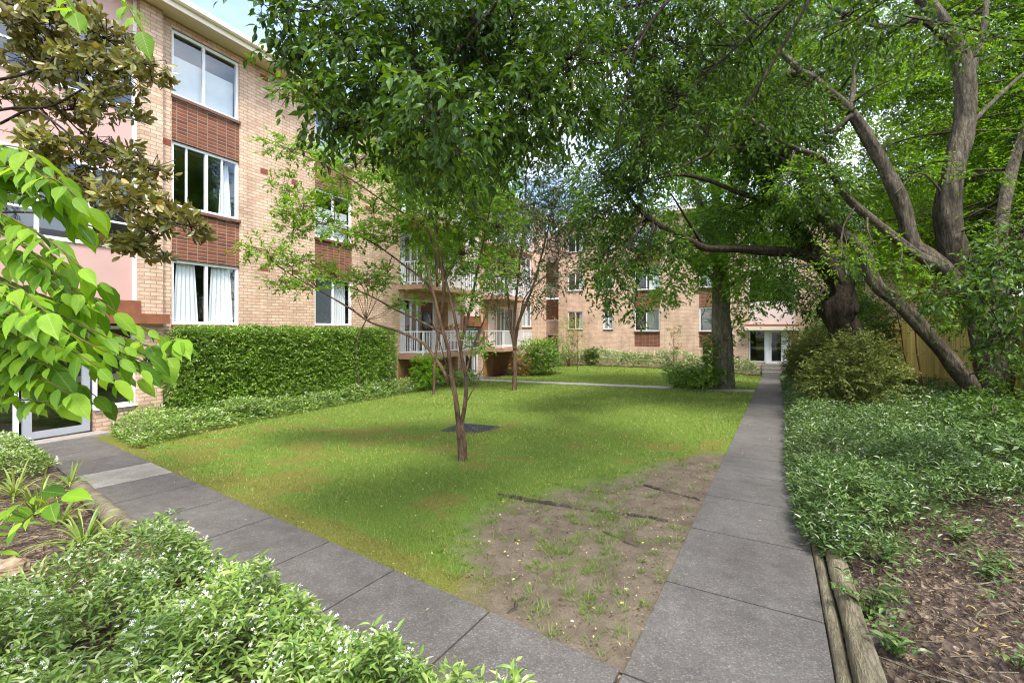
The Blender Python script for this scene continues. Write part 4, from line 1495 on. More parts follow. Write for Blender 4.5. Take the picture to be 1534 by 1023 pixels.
# ---- the wing across the far end
TWO = empty('apartment_building', (0, 31.5, 0), -math.pi / 2, label='salmon brick apartment wing across the far end of the courtyard', cat='apartment building')
FZ = [(1.42, 2.92), (4.12, 5.62), (6.82, 8.32)]
fc = [(-12.9, -11.75, 0), (-10.3, -9.6, 0), (-8.17, -6.53, 1), (-4.15, -2.55, 1), (2.6, 4.2, 1), (6.3, 7.9, 1)]
holes = []
for a, b, s in fc:
    for k, (z0, z1) in enumerate(FZ):
        zz0, zz1 = (z0, z1) if s else (z0 + 0.12, z1 - 0.12)
        holes.append((a, b, zz0, zz1))
        if s:
            holes.append((a, b, FZ[k - 1][1] if k else 0.40, z0))
mb = MB()
wall_cells(mb, -13.5, -1.4, -1.6, 8.8, [h for h in holes if h[1] < -1.4])
wall_cells(mb, 1.0, 9.5, -1.6, 8.8, [h for h in holes if h[0] > 1.0])
mb.box(-9, 0.0, 9.5, 9.6, -1.6, 8.8)
mb.box(-9, -0.001, -13.6, -13.5, -1.6, 8.8)
mb.box(-9.1, -9, -13.6, 9.6, -1.6, 8.8)
mb.build('wall', M['brick_far'], TWO)
# recessed link to the other wing, with its dark doorway
mb = MB()
wall_cells(mb, -19.0, -13.601, -1.6, 8.8, [(-15.0, -14.0, -1.05, 1.1), (-15.2, -13.9, 2.2, 3.9), (-15.2, -13.9, 5.0, 6.6)], x=-1.2)
mb.build('link_wall', M['brick_far'], TWO)
mb = MB()
mb.box(-1.34, -1.30, -14.99, -14.01, -1.04, 1.09)
mb.build('door', M['tile'], TWO)
for z in (2.2, 5.0):
    mb = MB()
    mb.box(-1.34, -1.3, -15.19, -13.91, z + 0.01, z + 1.58)
    mb.build('shutter', M['ledge'], TWO)
rooms(TWO, -13.4, 9.4, 3.4, [0.5, 3.2, 5.9], [-13.4, -11.0, -9.0, -5.2, -1.5, 1.1, 5.2, 9.3])
for i, (a, b, s) in enumerate(fc):
    for k, (z0, z1) in enumerate(FZ):
        if s:
            window(TWO, a, b, z0, z1, (0.48,), ['screen_left', 'blind_left', 'blind_right'][(i + k) % 3] if not (i == 2 and k == 0) else 'blind_right')
            spandrel(TWO, a, b, FZ[k - 1][1] if k else 0.40, z0 - 0.07)
        else:
            window(TWO, a, b, z0 + 0.12, z1 - 0.12, (0.5,), 'side_curtain' if i == 0 else 'low_blind', fw=0.07)
for y, z in ((-11.0, 3.35), (-5.5, 0.35), (-11.0, 0.3)):
    vent(TWO, y, z)
eaves(TWO, -13.6, 9.6, 9.1)
# its entrance
glazing(TWO, 'side_light', -1.38, -0.52, -0.38, 1.5, -0.05, fw=0.06)
door(TWO, -0.34, 0.40, -0.42, 1.5, -0.05, 'white')
mb = MB()
mb.box(-0.12, 0.02, -0.518, -0.342, -0.42, 1.5)
mb.box(-0.12, 0.02, 0.402, 0.60, -0.42, 1.5)
mb.build('door_post', M['white'], TWO)
mb = MB()
mb.box(-0.15, 0.0, 0.602, 0.998, -1.5, 1.52)
mb.build('brick_pier', M['brick_far'], TWO)
mb = MB()
mb.box(-0.15, 0.45, -1.6, 1.15, 1.505, 1.72)
mb.build('porch_roof', M['offwhite'], TWO)
mb = MB()
mb.box(-0.15, 0.30, -1.6, 1.15, 1.722, 1.84)
mb.build('porch_trim', M['ledge'], TWO)
for k in range(3):
    z = 1.842 + 2.7 * k
    mb = MB()
    mb.box(-0.09, -0.02, -1.398, 0.998, z, min(z + 1.25, 8.79))
    mb.build('infill_panel', M['pinkwhite'], TWO)
    if k < 2:
        glazing(TWO, 'stair_window', -1.398, 0.998, z + 1.251, z + 2.699, -0.02, [-0.2], 0.07)
mb = MB()
mb.box(0.0, 0.5, -0.7, 0.7, -1.5, -0.43)
mb.box(0.501, 0.85, -0.68, 0.68, -1.5, -0.63)
mb.box(0.851, 1.2, -0.66, 0.66, -1.5, -0.84)
mb.build('steps', M['concrete'], TWO)
mb = MB()
mb.box(-0.16, -0.001, -1.398, 0.6, -1.6, -0.432)
mb.build('base_wall', M['brick_far'], TWO)

# ---- neighbour beyond the fence
THREE = empty('neighbouring_house', (9.5, 6.0, 0.2), 0, label='pale rendered neighbouring house beyond the timber fence, mostly behind leaves', cat='house')
mb = MB()
mb.box(-0.0, 7, 0, 15, -0.6, 5.6)
mb.build('wall', M['offwhite'], THREE)
mb = MB()
a, b = -0.6, 15.6
mb.add([(-0.5, a, 5.55), (-0.5, b, 5.55), (3.5, b, 7.4), (3.5, a, 7.4), (7.5, a, 5.55), (7.5, b, 5.55)], [(0, 3, 2, 1), (3, 4, 5, 2), (0, 1, 5, 4)])
mb.add([(-0.5, a, 5.551), (7.5, a, 5.551), (3.5, a, 7.4), (-0.5, b, 5.551), (3.5, b, 7.4), (7.5, b, 5.551)], [(0, 1, 2), (3, 4, 5)])
mb.build('roof', M['roof'], THREE)
for y in (3, 8, 12):
    f = MB()
    f.box(-0.04, -0.001, y, y + 1.5, 2.8, 4.2)
    o = f.build('window', M['white'], THREE)
    f = MB()
    f.box(-0.05, -0.041, y + 0.08, y + 1.42, 2.88, 4.12)
    f.build('pane', M['greyblind'], o)

# ---- paling fence
FX = 4.9
FE = empty('timber_fence', (FX, 18, float(gz(FX, 18))), label='tall yellow pine paling fence behind the big spreading tree on the right', cat='fence')
mb = MB()
r_ = np.random.default_rng(21)
y = 5.0
while y < 31.0:
    w = 0.148
    zb = float(gz(FX, y)) + 0.05
    t = 0.014 + 0.006 * r_.random()
    x = FX + r_.normal() * 0.003
    h = 2.6 + r_.normal() * 0.012
    mb.box(x - t, x, y + 0.002, y + w, zb, zb + h)
    mb.box(x + 0.001, x + 0.018, y + w - 0.028, y + w + 0.032, zb + 0.02, zb + h - 0.015)
    y += w + 0.006
o = mb.build('paling_panel', M['fence'], None, loc=FE.location)
o.parent = FE
o.location = (0, 0, 0)
for hz in (0.35, 1.3, 2.3):
    mb = MB()
    yy = np.arange(5.0, 31.01, 1.0)
    for a, b in zip(yy[:-1], yy[1:]):
        za, zb = float(gz(FX, a)) + hz, float(gz(FX, b)) + hz
        mb.add([(FX + 0.02, a, za), (FX + 0.06, a, za), (FX + 0.06, a, za + 0.08), (FX + 0.02, a, za + 0.08),
                (FX + 0.02, b, zb), (FX + 0.06, b, zb), (FX + 0.06, b, zb + 0.08), (FX + 0.02, b, zb + 0.08)],
               [(0, 1, 5, 4), (1, 2, 6, 5), (2, 3, 7, 6), (3, 0, 4, 7)])
    o = mb.build('rail', M['fence'], None, loc=FE.location)
    o.parent = FE
    o.location = (0, 0, 0)
mb = MB()
yy = np.arange(5.0, 31.0, 1.0)
for a in yy:
    za, zb = float(gz(FX, a)) - 0.05, float(gz(FX, a + 1)) - 0.05
    mb.add([(FX - 0.045, a, za), (FX - 0.02, a, za), (FX - 0.02, a, za + 0.2), (FX - 0.045, a, za + 0.2),
            (FX - 0.045, a + 1, zb), (FX - 0.02, a + 1, zb), (FX - 0.02, a + 1, zb + 0.2), (FX - 0.045, a + 1, zb + 0.2)],
           [(0, 1, 5, 4), (1, 2, 6, 5), (2, 3, 7, 6), (3, 0, 4, 7)])
o = mb.build('plinth_board', M['log'], None, loc=FE.location)
o.parent = FE
o.location = (0, 0, 0)
# ------------------------------------------------------------------ planting
def loc1(lx, ly):
    """local position on the left wing (out from its wall, along it) -> world xy"""
    return np.array([math.cos(FY) * lx - math.sin(FY) * ly - 11.96, math.sin(FY) * lx + math.cos(FY) * ly])


# clipped hedge
def hedge():
    y0, y1, xa, xb = 5.75, 12.9, 0.12, 0.80
    ctr = loc1(0.45, 9.3)
    base = np.array([ctr[0], ctr[1], float(gz(*ctr))])
    root = empty('hedge', base, label='long clipped green hedge against the left wing with a bright flat top', cat='hedge')
    fol, wood = MB(), MB()
    n = 13000
    # on the faces: front, top, both ends
    A_ = [(y1 - y0) * 2.1, (y1 - y0) * (xb - xa), (xb - xa) * 2.1, (xb - xa) * 2.1]
    which = rng.choice(4, n, p=np.array(A_) / sum(A_))
    u, w = rng.random(n), rng.random(n)
    lx = np.where(which == 0, xb, np.where(which == 1, xa + u * (xb - xa), xa + u * (xb - xa)))
    ly = np.where(which == 0, y0 + u * (y1 - y0), np.where(which == 1, y0 + w * (y1 - y0), np.where(which == 2, y0, y1)))
    ztop = 1.50 + 0.10 * (fbm(ly, lx, 1.1) - 0.5) + 0.02
    px, py = math.cos(FY) * lx - math.sin(FY) * ly - 11.96, math.sin(FY) * lx + math.cos(FY) * ly
    zg = gz(px, py)
    hz = np.where(which == 1, 1.0, 1 - (1 - w) ** 0.9)
    z = zg + 0.05 + (ztop - zg - 0.05) * hz
    nrm = np.zeros((n, 3))
    nrm[which == 0] = (math.cos(FY), math.sin(FY), 0.1)
    nrm[which == 1] = (0.1, 0, 1)
    nrm[which == 2] = (math.sin(FY), -1, 0.1)
    nrm[which == 3] = (-math.sin(FY), 1, 0.1)
    dep = (rng.random(n) ** 1.6) * 0.20 - 0.14 * (fbm(ly * 1.0, z, 2.4) - 0.3)
    p = np.stack([px, py, z], -1) - nrm * dep[:, None]
    td = nrm + rng.normal(size=(n, 3)) * 0.6 + np.array([0, 0, 0.25])
    twig_leaves(fol, p, td, np.full(n, 0.12), 6, 0.066, 0.42, 0.35)
    # taller young shoots
    k = np.nonzero((which == 1) & (rng.random(n) < 0.12))[0]
    twig_leaves(fol, p[k], np.array([0, 0, 1.0]) + rng.normal(size=(len(k), 3)) * 0.25, np.full(len(k), 0.16), 6, 0.05, 0.45, 0.1)
    # a dark twiggy core and stems
    for yy in np.arange(y0 + 0.3, y1, 0.45):
        c = loc1(0.45 + 0.08 * rng.normal(), yy)
        zg_ = float(gz(*c))
        for q in range(3):
            e = loc1(0.45 + rng.normal() * 0.15, yy + rng.normal() * 0.3)
            wood.tube(curve([(c[0], c[1], zg_ - 0.05), ((c[0] + e[0]) / 2, (c[1] + e[1]) / 2 + 0.05, 0.4), (e[0], e[1], 1.35)], 0.3), 0.014, 4)
    o = wood.build('stem', M['bark_dark'], None, loc=base)
    o.parent = root
    o.location = (0, 0, 0)
    inner = MB()
    n2 = 9000
    ly = rng.uniform(y0 + 0.1, y1 - 0.1, n2)
    lx = rng.uniform(xa + 0.05, xb - 0.18, n2)
    px, py = math.cos(FY) * lx - math.sin(FY) * ly - 11.96, math.sin(FY) * lx + math.cos(FY) * ly
    z = gz(px, py) + rng.random(n2) * 2.2
    p = np.stack([px, py, np.minimum(z, 1.44)], -1)
    twig_leaves(fol, p, rvec(n2), np.full(n2, 0.12), 5, 0.085, 0.5, 0.3)
    o = fol.build('foliage', M['hedge'], None, loc=base)
    o.parent = root
    o.location = (0, 0, 0)


hedge()

# low covers
cover('jasmine_cover', 'flowering star jasmine filling the near left bed, dotted with small white flowers', 'ground cover',
      [(-0.52, 1.56), (-1.6, 1.68), (-2.6, 1.82), (-3.74, 2.02), (-4.1, 1.8), (-3.95, 1.2), (-3.6, 0.3), (-2.8, -0.1), (-0.4, 0.0)],
      M['jasmine'], 2300, 0.38, 0.052, 0.30, 'leaf', 2.4, 0.8, 0.22, gaps=lambda x, y: 0.93 * (fbm(x, y, 4.5) < 0.40), flowers=0.085, flower=0.016, lump=2.6, grow=0.0, hvar=0.75)
cover('jasmine_cover', 'dense low green ground cover mounded beside the entrance doorstep', 'ground cover',
      [(-8.75, 2.76), (-10.2, 3.0), (-11.55, 3.15), (-11.9, 2.2), (-11.2, 1.2), (-8.7, 1.3), (-8.3, 2.0)],
      M['jasmine'], 430, 0.38, 0.062, 0.45, 'kite', 8.5, 0.5, 0.3, flowers=0.05, flower=0.026, lump=1.5, grow=0.0)
cover('ground_cover_strip', 'low leafy green ground cover border along the foot of the clipped hedge', 'ground cover',
      [(-9.45, 4.0), (-10.15, 5.58), (-10.55, 7.36), (-11.0, 9.87), (-11.25, 12.8), (-11.85, 15.9), (-12.9, 16.2), (-12.1, 12.8), (-11.75, 9), (-11.5, 5.6), (-12.1, 5.4), (-12.1, 4.65), (-10.6, 4.2)],
      M['jasmine'], 520, 0.42, 0.060, 0.42, 'kite', 9, 1.0, 0.3, flowers=0.04, flower=0.026, lump=1.3, grow=0.03)
cover('ground_cover_strip', 'pale green ground cover border at the foot of the far wing', 'ground cover',
      [(-13.3, 29.3), (-0.85, 29.9), (-0.85, 31.3), (-13.3, 31.3)], M['silver'], 120, 0.95, 0.16, 0.42, 'kite', 30, 1.0, 0.45, flowers=0.04, flower=0.05, lump=0.8, grow=0.0)
cover('ground_cover_strip', 'pale ground cover in the corner below the round bush', 'ground cover',
      [(-12.9, 22.5), (-12.2, 22.3), (-11.9, 29.2), (-13.3, 29.2)], M['silver'], 150, 0.5, 0.10, 0.42, 'kite', 30, 1.0, 0.3, flowers=0.04, flower=0.045, grow=0.0)


def bed_gaps(x, y):
    """bare mulch opens towards the near right of the bed"""
    s = (y - 4.15) - 1.3 * (x - 0.3)
    k = 1 - sstep((s + 0.48 + 1.6 * (fbm(x, y, 1.2) - 0.5)) / 1.0)
    k = np.maximum(k, 0.75 * sstep(1 - np.hypot((x - 2.0) / 0.8, (y - 8.3) / 0.7)))
    k = np.where((x < 0.72) & (y > 4.2), np.minimum(k, 0.1), k)
    k = np.maximum(k, 0.8 * (fbm(x + 2, y, 2.6) < 0.33))
    far = sstep((x - 3.4) / 0.8) * 0.4
    return np.maximum(np.minimum(k, 0.985), far)


cover('ground_cover_bed', 'broad bed of glossy green ground cover spreading from the path to the timber fence', 'ground cover',
      [(0.16, 4.9), (0.2, 4.45), (0.45, 4.0), (0.75, 3.6), (4.75, 3.6), (4.75, 31), (0.27, 31), (0.2, 12), (0.12, 7)], M['cover'], 900, 0.40, 0.060, 0.33, 'kite', 6, 1.45,
      0.25, flowers=0.006, flower=0.016, lump=1.4, gaps=bed_gaps, grow=0.045, hvar=0.8)
flat = cover('seedling_weeds', 'a few low green seedlings scattered over the bare mulch', 'ground cover',
             [(0.46, 1.6), (3.6, 1.6), (4.4, 7), (0.46, 4.6)], M['cover'], 44, 0.14, 0.055, 0.4, 'leaf', 4, 0.6, 0.1, gaps=lambda x, y: 0.97 * (fbm(x + 5, y, 1.8) < 0.56), grow=0.0)


def sprig(label, x, y, n, h, leaf, mat='cover', grp='green sprigs by the round log'):
    b = np.array([x, y, float(gz(x, y))])
    root = empty('leafy_sprig', b, label=label, cat='small plant', group=grp)
    f, w = MB(), MB()
    for k in range(n):
        a = rng.uniform(0, 6.28)
        e = np.array([math.cos(a) * h * 0.7, math.sin(a) * h * 0.7, h * rng.uniform(0.5, 1.0)])
        c = curve([(0, 0, 0), e * np.array([0.35, 0.35, 0.7]), e], 0.03)
        w.tube(c, 0.0022, 4)
        m = len(c)
        q = c[1:]
        td = unit(np.gradient(c, axis=0))[1:]
        for s in (-1, 1):
            sd = unit(np.cross(td, np.array([0, 0, 1.0])))
            d = td * 0.45 + s * sd + rng.normal(size=q.shape) * 0.2
            add_leaves(f, q, d, np.array([0, 0, 1.0]) + rng.normal(size=q.shape) * 0.3, leaf * rng.uniform(0.7, 1.15, len(q)), leaf * 0.4, 'leaf')
    w.build('stem', M['stem'], root)
    f.build('foliage', M[mat], root)


for u, v, n, h, lf, lab in ((1300, 925, 9, 0.24, 0.065, 'upright leafy sprig hard against the round log'), (1340, 985, 8, 0.16, 0.06, 'low sprig sprawling beside the log nearest the camera'),
                            (1475, 868, 7, 0.17, 0.06, 'lone light green sprig out on the bare mulch'), (1330, 845, 8, 0.2, 0.055, 'leafy tuft at the front edge of the ground cover'),
                            (1440, 815, 8, 0.2, 0.055, 'loose sprig behind the lone light green sprig'), (1525, 1005, 5, 0.12, 0.05, 'tiny sprig in the near corner of the mulch bed')):
    g = ground(u, v)
    sprig(lab, g[0], g[1], n, h, lf)


# strappy plants in the left bed
def strappy(label, u, v, n, l, w=0.012):
    b = ground(u, v)
    root = empty('strappy_plant', b, label=label, cat='strappy plant', group='strappy plants in the left bed')
    mb = MB()
    for k in range(n):
        a = rng.uniform(0, 6.28)
        ln = l * rng.uniform(0.6, 1.1)
        lean = rng.uniform(0.25, 0.95)
        t = np.linspace(0, 1, 8)
        r = ln * lean * t
        z = ln * (1 - 0.35 * lean) * t - ln * lean * 0.75 * t ** 2.4
        d = np.array([math.cos(a), math.sin(a)])
        s = np.array([-d[1], d[0]])
        wd = w * (1 - t ** 3) * np.minimum(1, 0.6 + t)
        V = []
        for i in range(8):
            c = np.array([d[0] * r[i], d[1] * r[i], z[i]])
            V += [c - np.array([s[0] * wd[i], s[1] * wd[i], -wd[i] * 0.4]), c, c + np.array([s[0] * wd[i], s[1] * wd[i], wd[i] * 0.4])]
        F = []
        for i in range(7):
            F += [(3 * i, 3 * i + 1, 3 * i + 4, 3 * i + 3), (3 * i + 1, 3 * i + 2, 3 * i + 5, 3 * i + 4)]
        mb.add(V, F)
    mb.build('strap_leaves', M['strap'], root)


for u, v, n, l, lab in ((55, 770, 22, 0.42, 'tallest yellow green strappy plant in the left bed'), (22, 745, 16, 0.34, 'pale strappy plant at the left edge behind the tallest one'),
                        (105, 730, 14, 0.26, 'small strappy plant at the far end of the brown log'), (125, 820, 18, 0.30, 'strappy plant with arching pale blades beside the jasmine'),
                        (165, 815, 9, 0.26, 'sparse strappy plant close to the brown log'), (45, 905, 12, 0.24, 'strappy tuft growing out of the jasmine by the rock'),
                        (90, 785, 13, 0.28, 'strappy plant in the middle of the mulch between two others')):
    strappy(lab, u, v, int(n * 1.7), l * 1.75)


# ---- slender multi-stemmed tree on the lawn
B0 = ground(693, 690)
d0 = depth(B0)


def px(pts, d, dd=0.0):
    """measured line of photo points at depth d (dd: depth change to the end)"""
    n = len(pts)
    return [at(u, v, d + dd * i / max(1, n - 1)) for i, (u, v) in enumerate(pts)]


limbs = [
    ([B0 - [0, 0, 0.1]] + px([(692, 665), (688, 636)], d0), 0.072, 0.060),
    (px([(692, 668), (688, 641), (683, 600), (676, 560), (671, 520), (663, 495), (652, 450), (643, 416), (634, 380)], d0, -0.2), 0.046, 0.016),
    (px([(692, 668), (691, 641), (697, 602), (698, 563), (690, 524), (696, 494), (705, 459), (716, 400), (728, 345), (738, 290)], d0, 0.5), 0.036, 0.010),
    (px([(674, 572), (660, 548), (647, 530), (634, 514), (601, 498), (555, 483), (529, 465), (490, 442), (438, 413), (400, 385)], d0, 0.5), 0.030, 0.006),
    (px([(664, 500), (637, 485), (595, 465), (552, 442), (513, 426), (470, 405)], d0, 0.9), 0.022, 0.005),
    (px([(652, 450), (640, 425), (609, 400), (565, 368), (524, 347), (477, 332), (440, 320)], d0, 0.2), 0.020, 0.005),
    (px([(655, 430), (653, 391), (641, 344), (612, 324), (577, 303), (524, 268), (470, 240), (430, 222)], d0, -0.3), 0.020, 0.005),
    (px([(660, 480), (664, 430), (660, 390), (652, 344), (640, 300), (622, 256), (612, 215)], d0, -0.5), 0.026, 0.008),
    (px([(690, 524), (680, 470), (668, 420), (655, 360), (655, 310), (660, 250), (668, 200)], d0, 0.4), 0.026, 0.008),
    (px([(697, 563), (708, 520), (725, 480), (738, 440), (742, 400)], d0, 0.6), 0.018, 0.006),
    (px([(673, 560), (668, 545), (655, 500), (640, 470)], d0, -0.5), 0.012, 0.005),
    (px([(700, 600), (720, 560), (730, 535)], d0, 0.4), 0.010, 0.004),
    (px([(552, 442), (520, 400), (500, 390)], d0 + 0.5), 0.006, 0.003),
]
sprays = [(430, 222, 40, 22), (470, 235, 40, 22), (455, 310, 30, 30), (425, 275, 24, 14), (430, 318, 26, 16), (480, 335, 34, 18), (520, 350, 34, 20), (400, 375, 34, 18), (440, 395, 44, 20),
          (500, 410, 44, 20), (545, 425, 34, 18), (555, 355, 30, 18), (420, 425, 30, 12), (470, 425, 34, 14), (520, 275, 36, 24), (560, 320, 30, 20), (600, 350, 34, 26), (580, 410, 30, 18), (610, 455, 22, 14),
          (440, 345, 28, 14), (500, 300, 26, 18)]
top = [(540, 240, 50, 26), (600, 225, 50, 34), (650, 225, 50, 40), (620, 280, 44, 34), (680, 270, 50, 40), (640, 330, 44, 36), (700, 320, 50, 40), (730, 260, 46, 40), (745, 340, 40, 36), (690, 380, 44, 30),
       (660, 400, 34, 24), (740, 405, 34, 24), (590, 270, 34, 26), (715, 515, 15, 10), (706, 455, 20, 16)]
tree('crepe_myrtle', 'slender multi stemmed tree in the lawn with long drooping sprays towards the left wing', 'tree', B0, limbs,
     [(*blob(u, v, d0 + 0.3 + rng.normal() * 0.25, ru * 0.95, rv * 0.6), int(12 + ru * rv / 19)) for u, v, ru, rv in sprays] +
     [(*blob(u, v, d0 + 0.2 + rng.normal() * 0.35, ru, rv), int(18 + ru * rv / 14)) for u, v, ru, rv in top],
     M['myrtle'], M['bark_myrtle'], leaf=0.072, wr=0.46, m=9, twig=0.17, droop=0.08, twig_r=0.0028, link_r=0.007, sub=0.5, sides=10, flute=0.05, shell=0.3)

# ---- a feathery fresh-green small tree right behind it
B1 = ground(668, 600)
B1 = np.array([-8.2, 10.6, float(gz(-8.2, 10.6))])
dq = 12.5

# ---- second lawn tree with a dense dark crown
B2 = ground(770, 585)
d2 = depth(B2)
limbs = [
    ([B2 - [0, 0, 0.1]] + px([(771, 560), (771, 525)], d2), 0.095, 0.075),
    (px([(771, 525), (766, 490), (762, 455), (755, 400), (745, 340), (742, 290)], d2, -0.4), 0.06, 0.02),
    (px([(771, 525), (775, 490), (786, 460), (798, 430), (812, 380), (826, 320), (830, 280)], d2, 0.4), 0.065, 0.02),
    (px([(771, 530), (770, 495), (773, 450), (778, 400), (785, 330), (788, 260), (790, 220)], d2), 0.055, 0.02),
    (px([(772, 520), (780, 470), (790, 440), (830, 400), (860, 350)], d2, -0.8), 0.035, 0.012),
    (px([(770, 520), (758, 480), (738, 462), (722, 450)], d2, -0.5), 0.02, 0.008),
]
bl = [(800, 430, 30, 20), (770, 415, 32, 24), (835, 415, 32, 22), (750, 380, 34, 30), (800, 380, 46, 36), (850, 385, 40, 36), (770, 330, 46, 40), (830, 330, 50, 40), (870, 340, 34, 36),
      (790, 270, 50, 40), (740, 310, 34, 34), (850, 270, 44, 36), (800, 220, 46, 30), (840, 290, 46, 36), (800, 305, 40, 30), (850, 320, 36, 30), (812, 455, 18, 12), (735, 440, 22, 22), (760, 250, 30, 26)]
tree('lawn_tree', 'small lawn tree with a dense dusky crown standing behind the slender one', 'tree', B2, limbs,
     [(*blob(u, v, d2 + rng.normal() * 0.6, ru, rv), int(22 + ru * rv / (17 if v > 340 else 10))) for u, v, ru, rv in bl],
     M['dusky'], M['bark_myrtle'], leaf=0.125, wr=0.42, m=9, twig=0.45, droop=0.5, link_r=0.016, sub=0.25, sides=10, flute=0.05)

# ---- fresh green tree seen between them, against the wing
B3 = np.array([-10.4, 13.2, float(gz(-10.4, 13.2))])
d3 = depth(B3)
limbs = [
    ([B3 - [0, 0, 0.1], B3 + [0.05, 0, 1.2], at(668, 420, d3), at(668, 350, d3), at(672, 280, d3)], 0.06, 0.02),
    (px([(668, 420), (690, 370), (715, 320)], d3, 0.5), 0.03, 0.01),
    (px([(668, 410), (645, 360), (625, 300)], d3, -0.5), 0.03, 0.01),
]
bl = [(650, 250, 60, 40), (700, 260, 60, 46), (620, 300, 44, 36), (680, 320, 56, 40), (730, 310, 44, 40), (650, 370, 40, 30), (710, 370, 44, 30), (745, 260, 36, 36), (600, 240, 40, 26)]
tree('feathery_tree', 'feathery bright green young tree close to the balconies', 'tree', B3, limbs,
     [(*blob(u, v, d3 + rng.normal() * 0.5, ru, rv), int(20 + ru * rv / 11)) for u, v, ru, rv in bl],
     M['fresh'], M['bark_myrtle'], leaf=0.125, wr=0.28, m=10, twig=0.42, droop=0.9, link_r=0.012, sub=0.25)

# ---- bare branched shrub rising behind the hedge
c = loc1(1.0, 11.0)
B4 = np.array([c[0], c[1], float(gz(*c))])
d4 = depth(B4)
limbs = [([B4, at(533, 540, d4), at(537, 505, d4), at(548, 480, d4)], 0.03, 0.02)]
for k, (u, v) in enumerate(((505, 430), (520, 405), (535, 390), (548, 402), (562, 388), (578, 396), (592, 410), (604, 432), (598, 455), (520, 450), (570, 425), (545, 430))):
    limbs.append((px([(548, 480), ((548 + u) / 2 + rng.normal() * 6, (480 + v) / 2 + 6), (u, v)], d4, rng.normal() * 0.4), 0.014, 0.004))
tree('bare_shrub', 'sparse twiggy shrub fanning up above the end of the hedge', 'shrub', B4, limbs, [(*blob(u, v, d4, 22, 16), 9) for u, v in ((520, 415), (560, 405), (590, 425), (545, 440))],
     M['myrtle'], M['bark_grey'], leaf=0.06, m=6, twig=0.2, link_r=0.008, sub=0.9)


# ---- broad tree near the far wing, ivy at its foot
B5 = ground(1084, 582)
d5 = depth(B5)
limbs = [
    ([B5 - [0, 0, 0.2]] + px([(1083, 540), (1081, 490), (1080, 430), (1078, 380), (1074, 320)], d5), 0.42, 0.26),
    (px([(1078, 400), (1060, 340), (1040, 280), (1020, 220), (1000, 160)], d5, -1), 0.2, 0.05),
    (px([(1078, 390), (1100, 330), (1120, 260), (1130, 190)], d5, 1), 0.2, 0.05),
    (px([(1076, 340), (1070, 260), (1065, 180), (1060, 110)], d5), 0.2, 0.05),
    (px([(1080, 430), (1050, 400), (1010, 380), (970, 365)], d5, -1.5), 0.12, 0.03),
    (px([(1080, 440), (1110, 415), (1140, 405), (1165, 400)], d5, -1.5), 0.10, 0.03),
]
bl = [(1090, 350, 60, 46), (1040, 360, 50, 34), (1130, 380, 46, 36), (1030, 300, 60, 40), (1100, 280, 66, 50), (1060, 230, 70, 50), (1000, 240, 50, 44), (1130, 220, 60, 50), (1080, 160, 80, 50), (1010, 170, 60, 44),
      (1075, 412, 34, 22), (1035, 400, 30, 18), (1130, 420, 34, 20), (1005, 425, 20, 14), (990, 445, 16, 10), (1120, 455, 18, 14), (1165, 420, 26, 20), (1160, 340, 40, 44), (1096, 490, 14, 18), (1130, 120, 60, 40), (1030, 110, 60, 40)]
tree('broad_tree', 'broad green tree with an ivied grey trunk standing before the far wing', 'tree', B5, limbs,
     [(*blob(u, v, d5 - 0.5 + rng.normal() * 1.0, ru, rv), int(30 + ru * rv / 11)) for u, v, ru, rv in bl],
     M['far_tree'], M['bark_light'], leaf=0.17, wr=0.45, m=9, twig=0.6, droop=0.5, link_r=0.03, sub=0.15, sides=16, flute=0.05, twig_r=0.008)

# ivy climbing that trunk, and the mound at its foot
b = B5 + np.array([-0.55, -0.55, 0])
bush('ivy_mound', 'rounded dark green mound of shrub at the foot of the broad tree', 'shrub', B5 + np.array([-1.15, -0.75, 0]), (1.15, 0.9, 0.5), M['hedge'], 900, 0.11, 0.5, 7, 0.22, lumps=9, droop=0.4)
root = empty('trunk_ivy', B5, label='ivy creeping up the left side of the broad trunk', cat='ivy')
mb = MB()
n = 300
t = rng.random(n) ** 1.4
a = rng.normal(3.6, 0.8, n)
rad = 0.46 + 0.12 * rng.random(n)
p = np.stack([np.cos(a) * rad - 0.12 * t, np.sin(a) * rad, 0.3 + t * 1.7], -1)
twig_leaves(mb, p, np.stack([np.cos(a), np.sin(a), 0 * a], -1) + rng.normal(size=(n, 3)) * 0.4, np.full(n, 0.18), 5, 0.12, 0.7, 0.5)
mb.build('foliage', M['hedge'], root)

# ---- gnarled tree on the right, long dark limb over the lawn
B6 = np.array([1.9, 14.9, float(gz(1.9, 14.9))])
d6 = depth(B6)
limbs = [
    ([B6 - [0, 0, 0.2], at(1272, 540, d6), at(1268, 495, d6), at(1258, 468, d6), at(1262, 440, d6), at(1246, 408, d6), at(1215, 375, d6), at(1190, 335, d6), at(1160, 300, d6)], 0.36, 0.17),
    (px([(1240, 402), (1212, 385), (1184, 378), (1141, 375), (1100, 373), (1055, 371), (1020, 352), (985, 336), (955, 312), (935, 285)], d6, -1.2), 0.15, 0.035),
    (px([(1160, 300), (1145, 265), (1120, 225), (1100, 180), (1090, 120)], d6, 0.6), 0.15, 0.04),
    (px([(1190, 335), (1205, 290), (1215, 240), (1215, 180)], d6, 0.8), 0.12, 0.03),
    (px([(1165, 305), (1110, 290), (1060, 270), (1010, 262), (950, 280)], d6, -1.5), 0.08, 0.02),
    (px([(1145, 222), (1080, 225), (1020, 250), (955, 276)], d6 - 1, -1), 0.06, 0.015),
    (px([(1055, 371), (1030, 330), (1005, 290)], d6 - 0.5, -1), 0.05, 0.015),
]
